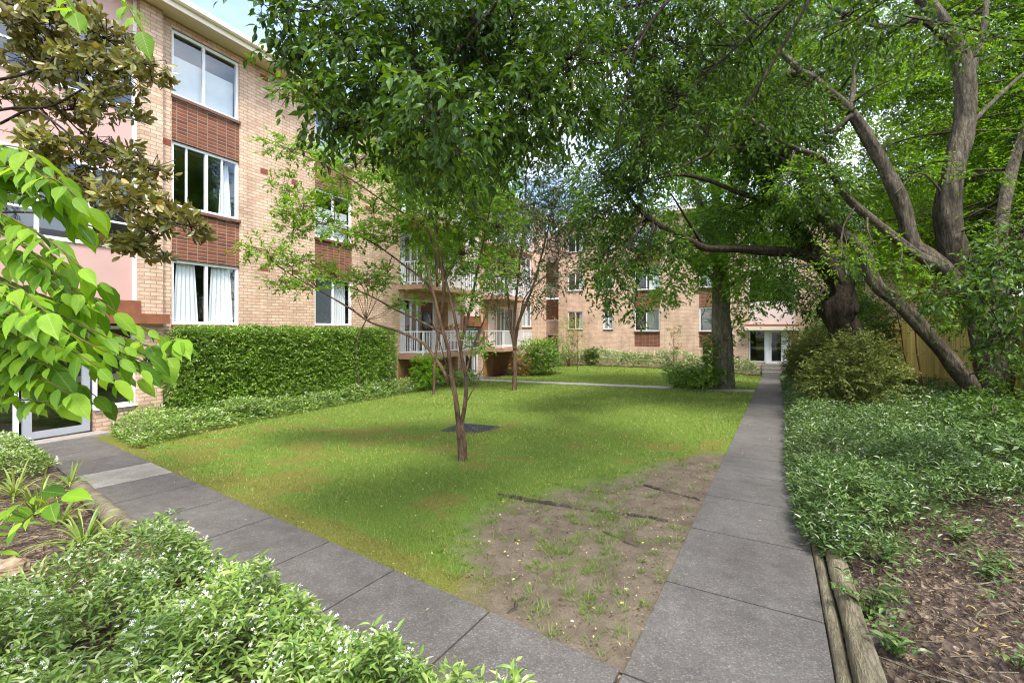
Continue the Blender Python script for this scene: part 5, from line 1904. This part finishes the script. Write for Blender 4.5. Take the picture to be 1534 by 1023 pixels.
bl = [(930, 300, 40, 36), (895, 325, 36, 30), (960, 330, 36, 30), (905, 375, 26, 20), (940, 370, 32, 22), (885, 405, 16, 14), (922, 405, 18, 14), (960, 395, 18, 14), (950, 455, 9, 10), (908, 440, 10, 14), (1000, 365, 26, 16),
      (960, 240, 50, 40), (1020, 225, 46, 30), (1080, 330, 36, 22), (1170, 260, 50, 36), (1120, 200, 60, 40), (1180, 190, 60, 44), (1215, 280, 44, 36), (1130, 320, 36, 24), (1175, 415, 36, 26), (1215, 440, 36, 28),
      (1215, 330, 40, 34), (1250, 300, 36, 36), (1090, 130, 60, 44), (1030, 160, 50, 40), (970, 180, 50, 40), (1180, 120, 60, 44), (900, 260, 40, 34)]
def burr(wood, fol):
    c = curve([at(1262, 512, d6 - 0.1), at(1258, 492, d6 - 0.15), at(1256, 468, d6 - 0.15), at(1262, 440, d6 - 0.1), at(1256, 415, d6)], 0.06)
    wood.tube(c, 0.15 + 0.17 * np.sin(np.linspace(0.25, 2.9, len(c))) ** 1.5, 26, flute=0.28, seed=3.3)


tree('gnarled_tree', 'gnarled dark tree with a swollen burr and a long limb reaching over the lawn', 'tree', B6, limbs,
     [(*blob(u, v, d6 - 1.0 + rng.normal() * 0.9, ru, rv), int(26 + ru * rv / 8)) for u, v, ru, rv in bl],
     M['canopy'], M['bark_dark'], extra=burr, leaf=0.115, wr=0.42, m=9, twig=0.42, droop=0.6, link_r=0.022, sub=0.18, sides=26, flute=0.12, twig_r=0.006)
mb = MB()

# ---- big spreading tree by the fence
B7 = ground(1490, 622)
d7 = depth(B7)
limbs = [
    ([B7 - [0, 0, 0.3], at(1488, 590, d7), at(1484, 545, d7), at(1478, 505, d7), at(1466, 455, d7), at(1448, 420, d7), at(1432, 385, d7), at(1424, 350, d7), at(1421, 300, d7), at(1430, 245, d7), at(1443, 195, d7), at(1446, 130, d7), at(1434, 70, d7), at(1400, 20, d7), at(1360, -30, d7)], 0.34, 0.13),
    ([B7 - [0.15, 0, 0.3], at(1500, 575, d7 - 0.2), at(1508, 520, d7 - 0.2), at(1500, 470, d7 - 0.2), at(1492, 420, d7), at(1500, 330, d7 + 0.3), at(1520, 240, d7 + 0.6), at(1560, 120, d7 + 0.9), at(1590, -20, d7 + 1.1)], 0.2, 0.05),
    ([B7 - [0.25, -0.1, 0.3]] + px([(1458, 588), (1428, 545), (1399, 511), (1346, 455), (1311, 425), (1290, 372), (1252, 343), (1222, 305), (1195, 260), (1175, 225), (1150, 190)], d7, 0.6), 0.18, 0.085),
    (px([(1440, 430), (1410, 400), (1390, 385), (1366, 364), (1349, 305), (1309, 223), (1274, 168), (1239, 137), (1208, 113), (1176, 110)], d7 - 0.1, 0.3), 0.2, 0.09),
    (px([(1400, 395), (1368, 379), (1335, 352), (1305, 328), (1270, 297), (1240, 250), (1227, 235), (1184, 219), (1137, 188), (1100, 160)], d7 - 0.3, -0.8), 0.11, 0.03),
    (px([(1446, 399), (1440, 370), (1432, 350)], d7 - 0.15), 0.14, 0.12),
    (px([(1276, 172), (1240, 200), (1236, 170), (1215, 120)], d7, 0.2), 0.05, 0.02),
    (px([(1434, 70), (1380, 30), (1320, 40), (1240, 10)], d7, -0.3), 0.10, 0.03),
    (px([(1442, 200), (1480, 160), (1534, 110), (1600, 60)], d7, 0.4), 0.06, 0.02),
    (px([(1420, 300), (1380, 260), (1340, 290)], d7, -0.4), 0.03, 0.01),
    (px([(1446, 130), (1470, 60), (1480, -20)], d7, 0.3), 0.09, 0.04),
    (px([(1206, 113), (1150, 60), (1090, 10)], d7, -0.3), 0.07, 0.03),
    (px([(1274, 168), (1280, 100), (1270, 30)], d7, 0.4), 0.06, 0.03),
    (px([(1508, 500), (1512, 470), (1508, 438)], d7 - 0.35), 0.09, 0.075),
]
bl = []
for u in range(1120, 1640, 62):
    for v in range(-30, 350, 62):
        if v > 250 and u < 1250:
            continue
        bl.append((u + rng.normal() * 14, v + rng.normal() * 14, 50, 40))
bl += [(1330, 360, 36, 24), (1290, 400, 30, 24), (1400, 350, 30, 22), (1500, 360, 40, 36), (1440, 470, 26, 22), (1480, 410, 30, 22), (1350, 400, 30, 20), (1400, 470, 26, 18), (1530, 330, 40, 40), (1520, 480, 30, 26)]
tree('spreading_tree', 'big spreading grey barked tree with forked limbs beside the timber fence', 'tree', B7, limbs,
     [(*blob(u, v, d7 + 2.3 + rng.normal() * 0.6, ru, rv), int(20 + ru * rv / 7)) for u, v, ru, rv in bl] +
     [(*blob(u, v, d7 - 0.9 + rng.normal() * 0.3, ru, rv), 26) for u, v, ru, rv in ((1310, 370, 34, 20), (1260, 385, 30, 20), (1345, 410, 30, 20), (1400, 430, 26, 18), (1450, 475, 26, 20), (1180, 270, 26, 18), (1370, 110, 30, 18), (1480, 260, 22, 22), (1385, 250, 18, 14), (1500, 320, 30, 26), (1290, 60, 40, 24), (1505, 560, 22, 20))],
     M['right'], M['bark_grey'], leaf=0.095, wr=0.42, m=9, twig=0.36, droop=0.4, link_r=0.018, sub=0.22, sides=30, flute=0.10, twig_r=0.005, step=0.1)

# tangled root shrub and undergrowth at its foot
bush('undergrowth_shrub', 'dark straggly undergrowth around the foot of the big spreading tree', 'shrub', ground(1500, 665), (1.0, 0.9, 0.42), M['canopy'], 420, 0.085, 0.45, 7, 0.24, lumps=8, stems=14, bark=M['bark_grey'], droop=0.3, stem_r=0.02)

for u, v, r, n, lab in ((1425, 640, (0.7, 0.6, 0.3), 200, 'low leafy plant in the bed before the thin saplings'), (1380, 690, (0.6, 0.5, 0.22), 170, 'spreading low plant midway across the right bed'),
                        (1515, 720, (0.8, 0.7, 0.35), 260, 'dark leafy low shrub at the right edge of the bed'), (1330, 640, (0.6, 0.6, 0.28), 170, 'loose low plant nearer the path in the right bed')):
    bush('bed_plant', lab, 'low plant', ground(u, v), r, M['cover'], n, 0.085, 0.42, 7, 0.2, group='low plants in the right bed', lumps=6, droop=0.3)

# ---- shrubs screening the fence
for k, (x, y, r, n, lab, mt) in enumerate((
        (1.5, 13.0, (0.95, 1.2, 1.0), 1300, 'olive leaved shrub billowing at the foot of the gnarled tree', 'olive_shrub'),
        (2.2, 17.8, (1.0, 1.2, 1.15), 1500, 'tall olive shrub behind the billowing one, against the fence', 'olive_shrub'),
        (1.15, 18.5, (0.9, 1.5, 1.0), 1300, 'rounded shrub further along the path, past the gnarled tree', 'olive_shrub'),
        (1.5, 22.0, (1.2, 2.0, 1.3), 1300, 'yellowish shrub leaning toward the far end of the path', 'olive_shrub'),
        (2.8, 22.5, (1.2, 2.0, 2.0), 1300, 'tall dark shrub in front of the fence beyond the gnarled tree', 'canopy'),
        (2.4, 27.0, (1.5, 2.2, 2.2), 1200, 'big green shrub beside the far entrance', 'far_tree'))):
    bush('screen_shrub', lab, 'shrub', (x, y, float(gz(x, y))), r, M[mt], n, 0.085 + 0.004 * max(0, y - 12), 0.42, 8, 0.26, group='shrubs screening the fence', lumps=10, stems=8, bark=M['bark_dark'], stem_r=0.02)

# thin stems before the fence
for k, (pts, r0, lab) in enumerate((([(1388, 610), (1382, 570), (1374, 530), (1371, 495), (1362, 460)], 0.028, 'thickest of the thin reddish stems before the timber fence'),
                                    ([(1361, 600), (1362, 560), (1354, 530), (1350, 500), (1344, 470)], 0.022, 'middle thin reddish stem before the timber fence'),
                                    ([(1345, 592), (1346, 550), (1340, 515), (1338, 480)], 0.016, 'thinnest reddish stem, beside the olive shrub before the timber fence'))):
    g = ground(*pts[0])
    dg = depth(g)
    tree('thin_sapling', lab, 'sapling', g, [([g - np.array([0, 0, 0.05])] + px(pts[1:], dg, 0.2), r0, r0 * 0.55)],
         [(*blob(pts[-1][0] + q, pts[-1][1] - 10, dg + 0.2, 22, 16), 12) for q in (-14, 12)], M['olive_shrub'], M['bark_red'], leaf=0.08, m=7, twig=0.25, link_r=0.01, sub=0.6, group='thin saplings before the fence')

# ---- magnolia at the upper left
dm = 4.4
B8 = np.array([-7.9, 1.0, float(gz(-7.9, 1.0))])
T8 = at(-150, 330, 4.9)
limbs = [
    ([B8 - [0, 0, 0.1], B8 + [0.05, 0.02, 1.2], T8, at(-130, 180, 4.8), at(-100, 40, 4.7), at(-60, -100, 4.6)], 0.10, 0.04),
    ([T8] + px([(-60, 200), (0, 165), (45, 162), (80, 158), (140, 125), (200, 100)], dm), 0.026, 0.007),
    ([at(-130, 180, 4.8)] + px([(-40, 130), (40, 110), (110, 70), (170, 40)], dm), 0.026, 0.007),
    ([at(-130, 180, 4.8)] + px([(-20, 190), (45, 165), (90, 190), (140, 230), (190, 240), (235, 250)], dm, -0.3), 0.020, 0.006),
    ([T8] + px([(-30, 300), (40, 290), (110, 270), (170, 300), (230, 325), (285, 345)], dm, -0.5), 0.020, 0.005),
    ([T8] + px([(-20, 320), (60, 320), (140, 340), (190, 362), (215, 375)], dm, -0.2), 0.016, 0.005),
    ([at(-100, 40, 4.7)] + px([(-20, 30), (60, 20), (120, 0)], dm), 0.02, 0.006),
]
bl = [(40, 40, 50, 36), (110, 30, 46, 34), (160, 60, 36, 34), (60, 100, 56, 40), (130, 110, 50, 36), (190, 110, 34, 30), (20, 150, 36, 20), (110, 165, 46, 22), (170, 160, 40, 26), (212, 95, 22, 18),
      (60, 215, 40, 26), (120, 235, 50, 30), (180, 240, 46, 30), (225, 255, 24, 22), (140, 290, 44, 24), (90, 270, 36, 24), (200, 300, 40, 24), (250, 315, 30, 22), (285, 340, 20, 16), (195, 365, 30, 14), (215, 378, 14, 10), (240, 345, 24, 14),
      (10, 260, 40, 30), (30, 10, 50, 30)]
tree('magnolia', 'magnolia with bronze green rosettes of leaves leaning in at the upper left', 'tree', B8, limbs,
     [(*blob(u, v, dm + rng.normal() * 0.25, ru, rv, 0.35), int(8 + ru * rv / 46)) for u, v, ru, rv in bl],
     M['magnolia'], M['bark_dark'], leaf=0.095, wr=0.44, m=7, droop=0.1, shape='oval', mode='whorl', link_r=0.007, sub=0.9, twig_r=0.004, shell=0.3)


# ---- young-leaved plant right by the camera on the left
def near_plant():
    base = np.array([-1.75, 0.05, 0.0])
    base[2] = float(gz(base[0], base[1]))
    root = empty('young_leaved_plant', base, label='young plant with big bright green drip tipped leaves close by at the left edge', cat='shrub')
    wood, fol = MB(), MB()
    stem = curve([base - [0, 0, 0.1], at(-330, 700, 1.5), at(-300, 450, 1.5), at(-260, 250, 1.5), at(-200, 0, 1.55), at(-120, -150, 1.6)], 0.1)
    wood.tube(stem, np.linspace(0.03, 0.012, len(stem)), 8)
    br = [
        ([(-280, 330), (-60, 350), (0, 388), (51, 409), (98, 430), (145, 448), (195, 483), (250, 503), (268, 510)], 1.35, 0.086, 1.0),
        ([(-270, 280), (-60, 262), (0, 268), (40, 262), (85, 270), (110, 292), (135, 312)], 1.30, 0.098, 1.1),
        ([(-280, 300), (-60, 300), (0, 320), (50, 345), (90, 372), (120, 400), (150, 425)], 1.25, 0.094, 1.1),
        ([(-290, 400), (-60, 440), (0, 450), (60, 462), (110, 480), (150, 500), (190, 520), (225, 535)], 1.33, 0.082, 1.0),
        ([(-290, 420), (-60, 480), (0, 500), (50, 508), (100, 522), (140, 545), (175, 570)], 1.28, 0.084, 1.0),
        ([(-300, 480), (-60, 540), (0, 550), (40, 560), (80, 575), (105, 590)], 1.30, 0.088, 1.0),
        ([(-300, 500), (-60, 590), (-10, 592), (25, 598), (60, 600), (90, 606)], 1.35, 0.08, 0.9),
        ([(-310, 560), (-60, 420), (-10, 420), (40, 440), (70, 470)], 1.2, 0.085, 1.2),
        ([(-310, 650), (-60, 840), (0, 812), (30, 785), (60, 762), (95, 742)], 1.35, 0.085, 0.9),
        ([(-160, -80), (20, -60), (75, -25), (100, 0), (112, 20)], 1.55, 0.095, 0.9),
        ([(-150, -90), (80, -80), (150, -40), (182, -5), (200, 25), (212, 48)], 1.55, 0.095, 0.9),
    ]
    more = []
    for pts, d, lf, dn in br[:9]:
        for q in range(4 if pts[-1][1] < 600 else 3 if pts[-1][1] < 700 else 1):
            ou, ov = rng.uniform(-65, -10), rng.uniform(-45, 45)
            more.append(([(u + ou * (k > 0), v + ov * (k > 0)) for k, (u, v) in enumerate(pts)], d + rng.uniform(-0.05, 0.28), lf, dn))
    for pts, d, lf, dn in br + more:
        a0 = stem[int(np.argmin(np.linalg.norm(stem - at(*pts[0], 1.5), axis=1)))]
        ctrl = [a0] + [at(u, v, d + 0.05 * math.sin(i * 1.3)) for i, (u, v) in enumerate(pts[1:])]
        c = curve(ctrl, 0.012)
        wood.tube(c[::3], np.linspace(0.0055, 0.0014, len(c[::3])), 5)
        vis = np.nonzero(np.array([(p @ np.append(RX, 0)) / max(0.1, depth(p)) for p in c]) > -1.25)[0]
        s = np.concatenate([[0], np.cumsum(np.linalg.norm(np.diff(c, axis=0), axis=1))])
        k0 = vis[0]
        q, sd = s[k0], 1
        tang = unit(np.gradient(c, axis=0))
        while q < s[-1]:
            i = int(np.searchsorted(s, q))
            i = min(i, len(c) - 1)
            t = tang[i]
            side = unit(np.cross(t, np.array([0, 0, 1.0])))
            hang = rng.uniform(0.35, 1.0)
            dvec = t * 0.6 + side * sd * 0.7 + np.array([0, 0, -hang]) + rng.normal(size=3) * 0.22
            up = np.array([0, 0, 1.0]) + side * sd * 0.5 - np.append(AX, 0) * rng.uniform(0.1, 1.1) + rng.normal(size=3) * 0.25
            l = lf * rng.uniform(0.45, 0.92)
            pet = c[i] + unit(dvec) * 0.008
            mid_ = pet + unit(dvec) * l * 0.5
            dm_ = depth(mid_)
            pu, pv = 767 + FOC * (mid_[0] * RX[0] + mid_[1] * RX[1]) / dm_, HOR - FOC * (mid_[2] - EYE) / dm_
            if 208 < pu < 244 and 524 < pv < 560:
                q += 0.02
                continue
            add_leaves(fol, [pet], [dvec], [up], l, l * rng.uniform(0.42, 0.55), 'big')
            q += rng.uniform(0.017, 0.030) / dn
            sd = -sd
        add_leaves(fol, [c[-1]], [tang[-1] + np.array([0, 0, -0.5])], [np.array([0, 0, 1.0]) - np.append(AX, 0) * 0.6], lf, lf * 0.55, 'big')
    o = wood.build('stem', M['stem'], None, smooth=True, loc=base)
    o.parent = root
    o.location = (0, 0, 0)
    o = fol.build('foliage', M['bright'], None, smooth=True, loc=base)
    nl = len(o.data.vertices) // len(BIG_V)
    for nm, k in (('across', 0), ('along', 1)):
        a = o.data.attributes.new(nm, 'FLOAT', 'POINT')
        a.data.foreach_set('value', np.tile(BIG_V[:, k], nl).astype(np.float32))
    o.parent = root
    o.location = (0, 0, 0)


near_plant()

# ---- tree overhanging from the right, behind the camera
B9 = np.array([2.7, -0.3, float(gz(2.7, -0.3))])
T9 = np.array([2.75, 0.3, 3.6])
limbs = [
    ([B9 - [0, 0, 0.1], B9 + [0.05, 0.1, 1.6], T9, T9 + [-0.3, 0.6, 1.2]], 0.17, 0.11),
    ([T9, at(1500, -350, 3.6), at(1300, -140, 4.0), at(1190, 40, 4.2), at(1126, 145, 4.3), at(1060, 235, 4.4)], 0.05, 0.010),
    ([T9, at(1400, -420, 3.5), at(1150, -160, 3.9), at(1010, -10, 4.0), at(930, 90, 4.1), at(860, 165, 4.1), at(800, 210, 4.1)], 0.05, 0.008),
    ([T9 + [-0.3, 0.6, 1.2], at(1100, -260, 3.5), at(880, -110, 3.5), at(740, 10, 3.4), at(650, 120, 3.4), at(570, 170, 3.3), at(500, 195, 3.3)], 0.05, 0.007),
    ([T9 + [-0.3, 0.6, 1.2], at(1000, -300, 3.3), at(760, -160, 3.2), at(600, -30, 3.2), at(500, 50, 3.2), at(430, 100, 3.2)], 0.045, 0.006),
    ([T9, at(1450, -300, 3.8), at(1250, -60, 4.3), at(1060, 110, 4.6), at(960, 230, 4.6)], 0.04, 0.007),
    ([T9, at(1500, -250, 3.8), at(1400, -60, 4.2), at(1290, 25, 4.4), at(1230, 60, 4.5)], 0.03, 0.007),
    ([T9, at(1600, 0, 4.2), at(1534, 60, 4.4), at(1450, 42, 4.4), at(1370, 28, 4.5)], 0.03, 0.008),
    ([B9 + [0.05, 0.1, 1.6], at(1750, 350, 4.0), at(1620, 330, 4.4), at(1534, 350, 4.5), at(1490, 390, 4.6), at(1460, 430, 4.6)], 0.03, 0.007),
    ([at(1010, -10, 4.0), at(960, 60, 4.0), at(935, 150, 4.0), at(925, 230, 4.0)], 0.015, 0.004),
    ([at(740, 10, 3.4), at(690, 100, 3.5), at(660, 190, 3.5)], 0.012, 0.004),
]
bl = [(410, 20, 26, 24), (470, 10, 46, 30), (540, 20, 56, 40), (470, 70, 34, 34), (530, 90, 50, 44), (455, 110, 22, 26), (480, 165, 30, 24), (540, 170, 44, 34), (600, 120, 56, 50), (620, 40, 60, 44), (590, 210, 36, 26),
      (660, 170, 50, 40), (700, 90, 56, 50), (700, 20, 56, 40), (720, 170, 46, 40), (690, 235, 26, 28), (645, 240, 20, 24), (770, 60, 56, 50), (790, 150, 50, 44), (780, 215, 40, 30), (850, 90, 56, 50), (850, 180, 50, 36), (840, 10, 60, 40), (920, 60, 56, 50),
      (920, 150, 50, 44), (930, 10, 60, 40), (1000, 60, 50, 46), (1000, 140, 46, 40), (960, 215, 36, 30), (1060, 20, 50, 36), (1080, 100, 44, 36), (1050, 190, 36, 30), (1120, 40, 40, 34), (740, 245, 24, 22), (1180, 20, 44, 24), (1260, 30, 36, 24), (1340, 20, 36, 20)]
bl2 = [(1515, 395, 24, 20), (1490, 455, 22, 20), (1530, 470, 20, 22), (1508, 520, 18, 16), (1450, 395, 20, 14), (1420, 440, 16, 12), (1500, 390, 26, 22), (1470, 430, 22, 20), (1525, 440, 24, 30), (1520, 350, 26, 22), (1530, 510, 14, 24), (1300, 70, 30, 20), (1400, 60, 30, 18), (1490, 60, 34, 20)]
roof_bl = [(np.array([x, y, z]), np.array([0.8, 0.8, 0.5]), 130) for x, y, z in  # unseen foliage above the view, added to shade the boughs below
           ((-1.6, 2.0, 5.8), (-0.6, 1.6, 5.9), (0.6, 1.5, 5.8), (-1.0, 3.0, 6.0), (0.2, 2.8, 6.1), (1.4, 2.6, 5.8), (0.8, 4.0, 6.2), (2.0, 3.8, 5.8))]
for u in range(640, 1180, 75):
    for v in range(-60, 240, 62):
        if v < 200 or u < 1000:
            roof_bl.append((*blob(u + rng.normal() * 12, v + rng.normal() * 12, 6.3 + rng.normal() * 0.4, 48, 42), 60))
tree('overhanging_tree', 'dark leafy boughs of a tree beside the camera hanging over the top of the view', 'tree', B9, limbs,
     [(*blob(u, v, (3.3 if u < 720 else 4.0 if u < 900 else 4.9) + rng.normal() * 0.25, ru, rv, 0.45), int(10 + ru * rv / (30 if u < 600 else 22 if v < 200 else 45))) for u, v, ru, rv in bl] +
     [(*blob(u, v, 4.5 + rng.normal() * 0.2, ru, rv, 0.3), int(12 + ru * rv / 30)) for u, v, ru, rv in bl2] + roof_bl,
     M['canopy'], M['bark_dark'], leaf=0.066, wr=0.46, m=9, twig=0.22, droop=0.75, shape='leaf', link_r=0.009, sub=0.45, twig_r=0.0028, shell=0.3)

# ---- small plants near the wings
def at_xy(x, y):
    return np.array([x, y, float(gz(x, y))])


bush('round_bush', 'big round light green bush in the corner between the two wings', 'shrub', at_xy(-11.0, 23.0), (1.2, 1.3, 1.05), M['hedge'], 900, 0.13, 0.45, 8, 0.3, lumps=9)
bush('pale_feathery_shrub', 'pale feathery shrub beside the dark doorway in the corner', 'shrub', at_xy(-11.5, 28.3), (1.2, 1.0, 1.75), M['pale_shrub'], 330, 0.12, 0.3, 8, 0.5, lumps=9, stems=9, bark=M['bark_red'])
c = loc1(1.3, 13.9)
bush('light_green_shrub', 'loose light green shrub at the right end of the hedge', 'shrub', at_xy(*c), (0.6, 0.7, 0.75), M['fresh'], 330, 0.09, 0.42, 8, 0.25)
c = loc1(1.55, 22.2)
bush('croton', 'red and yellow tinted shrub below the second balcony', 'shrub', at_xy(*c), (0.55, 0.6, 0.5), M['red_leaf'], 120, 0.14, 0.3, 7, 0.3, top=0.5)
c = loc1(1.3, 16.4)
bush('light_green_shrub', 'low yellowish green shrub under the first balcony', 'shrub', at_xy(*c), (0.8, 1.2, 0.35), M['jasmine'], 260, 0.09, 0.42, 8, 0.22)
bush('dark_clump', 'small dark clump rising from the far border', 'shrub', at_xy(-10.6, 29.9), (0.5, 0.4, 0.55), M['canopy'], 150, 0.13, 0.45, 7, 0.25)
for lab, p, h, n in (('young sapling with few leaves in front of the far wing, left of the broad trunk', at_xy(-5.35, 29.6), 2.6, 14),
                     ('thin bare sapling on the far lawn near the pale feathery shrub', at_xy(-9.9, 25.6), 2.5, 10)):
    q = [p, p + [0.03, 0, h * 0.35], p + [0.02, 0.03, h * 0.65], p + [0.05, 0, h]]
    lim = [(q, 0.022, 0.007)]
    bb = []
    for k in range(8):
        t = rng.uniform(0.35, 0.9)
        a = rng.uniform(0, 6.28)
        s0 = p + np.array([0.03, 0, h * t])
        e = s0 + np.array([math.cos(a) * 0.4, math.sin(a) * 0.4, 0.45]) * rng.uniform(0.6, 1.2)
        lim.append(([s0, (s0 + e) / 2 + [0, 0, -0.03], e], 0.008, 0.003))
        bb.append((e, np.array([0.14, 0.14, 0.12]), n // 2))
    tree('young_sapling', lab, 'sapling', p, lim, bb, M['olive_shrub'], M['bark_red'], leaf=0.10, m=5, twig=0.2, link=False, group='young saplings near the far wing')

# ---- trees beyond the fence and the far wing
for lab, x, y, h, r, mt in (('yellow green tree leaning over the fence beyond the spreading tree', 6.8, 20.5, 12.5, 4.0, 'fresh'),
                            ('tall leafy tree beyond the fence, behind the gnarled tree', 6.3, 26.0, 13.5, 4.2, 'right'),
                            ('tall bright green tree beyond the fence, above the neighbouring roof', 8.4, 20.0, 9.0, 3.2, 'fresh'),
                            ('tall tree beyond the fence at the far right corner', 7.5, 31.0, 11.0, 3.8, 'far_tree'),
                            ('tall tree behind the far wing seen above its roof', -3.0, 45.0, 14.0, 5.0, 'far_tree'),
                            ('dark tree behind the far wing, left of the tall one', -13.0, 46.0, 13.0, 4.5, 'canopy')):
    p = at_xy(x, y)
    lim = [([p - [0, 0, 0.2], p + [0.1, 0, h * 0.3], p + [0, 0.1, h * 0.6], p + [0.1, 0, h * 0.85]], 0.28, 0.06)]
    bb = []
    for k in range(16):
        q = rvec(1)[0] * r * rng.uniform(0.3, 0.85)
        q[2] *= 0.95
        c = p + np.array([0, 0, h * 0.66]) + q
        bb.append((c, np.array([0.42, 0.42, 0.34]) * r, 150))
    tree('background_tree', lab, 'tree', p, lim, bb, M[mt], M['bark_dark'], leaf=0.20, m=8, twig=0.7, link_r=0.03, sub=0.08, twig_r=0.01, group='trees beyond the courtyard')
# ------------------------------------------------------------------ light, sky, camera
SUN_EL, SUN_AZ = math.radians(60), math.radians(127)   # azimuth clockwise from +Y
S = np.array([math.sin(SUN_AZ) * math.cos(SUN_EL), math.cos(SUN_AZ) * math.cos(SUN_EL), math.sin(SUN_EL)])
sd = bpy.data.lights.new('sun', 'SUN')
sd.energy = 2.0
sd.angle = math.radians(15)
sd.color = (1.0, 0.95, 0.87)
so = bpy.data.objects.new('sun', sd)
COL.objects.link(so)
so.rotation_euler = Vector(S).to_track_quat('Z', 'Y').to_euler()
so.location = (10, -5, 30)

w = bpy.data.worlds.new('World')
SC.world = w
w.use_nodes = True
nt = w.node_tree
bg = nt.nodes['Background']
sky = N(nt, 'TexSky')
sky.sky_type = 'NISHITA'
sky.sun_disc = False
sky.sun_elevation = SUN_EL
sky.sun_rotation = SUN_AZ
sky.dust_density = 1.5
sky.air_density = 1.0
tc = N(nt, 'TexCoord')
mp = N(nt, 'Mapping')
mp.inputs['Scale'].default_value = (1, 1, 2.2)
L(nt, tc.outputs['Generated'], mp.inputs[0])
n = noise(nt, 2.6, 6, 0.6, vec=mp.outputs[0])
r = ramp(nt, n.outputs[0], [(0.42, (0, 0, 0)), (0.72, (1, 1, 1))])
# a clear patch of blue over the left wing
dp = N(nt, 'VectorMath', operation='DOT_PRODUCT')
L(nt, tc.outputs['Generated'], dp.inputs[0])
dp.inputs[1].default_value = (-0.756, 0.447, 0.477)
mr = N(nt, 'MapRange')
mr.inputs[1].default_value = 0.86
mr.inputs[2].default_value = 0.97
mr.inputs[3].default_value = 1.0
mr.inputs[4].default_value = 0.12
L(nt, dp.outputs['Value'], mr.inputs[0])
cm = N(nt, 'Math', operation='MULTIPLY')
L(nt, r.outputs[0], cm.inputs[0])
L(nt, mr.outputs[0], cm.inputs[1])
hs = mixc(nt, cm.outputs[0], sky.outputs[0], (9.0, 9.0, 9.2))
L(nt, hs, bg.inputs[0])
bg.inputs[1].default_value = 0.15

cd = bpy.data.cameras.new('camera')
cd.sensor_width = 36
cd.lens = FOC / 1534 * 36
cd.shift_y = (HOR - 511.5) / 1534
cd.clip_end = 900
cd.clip_start = 0.05
co = bpy.data.objects.new('camera', cd)
COL.objects.link(co)
co.location = (0, 0, EYE)
co.rotation_euler = (math.pi / 2, 0, TH)
SC.camera = co

SC.view_settings.view_transform = 'Standard'
SC.view_settings.look = 'None'
SC.view_settings.exposure = 1.65
SC.view_settings.gamma = 1.0
SC.cycles.max_bounces = 10
SC.cycles.diffuse_bounces = 5
SC.cycles.transmission_bounces = 6
SC.cycles.transparent_max_bounces = 12
SC.cycles.caustics_reflective = False
SC.cycles.caustics_refractive = False
SC.cycles.use_denoising = True
SC.cycles.sample_clamp_indirect = 6.0
SC.cycles.pixel_filter_type = 'BLACKMAN_HARRIS'
SC.cycles.filter_width = 1.1
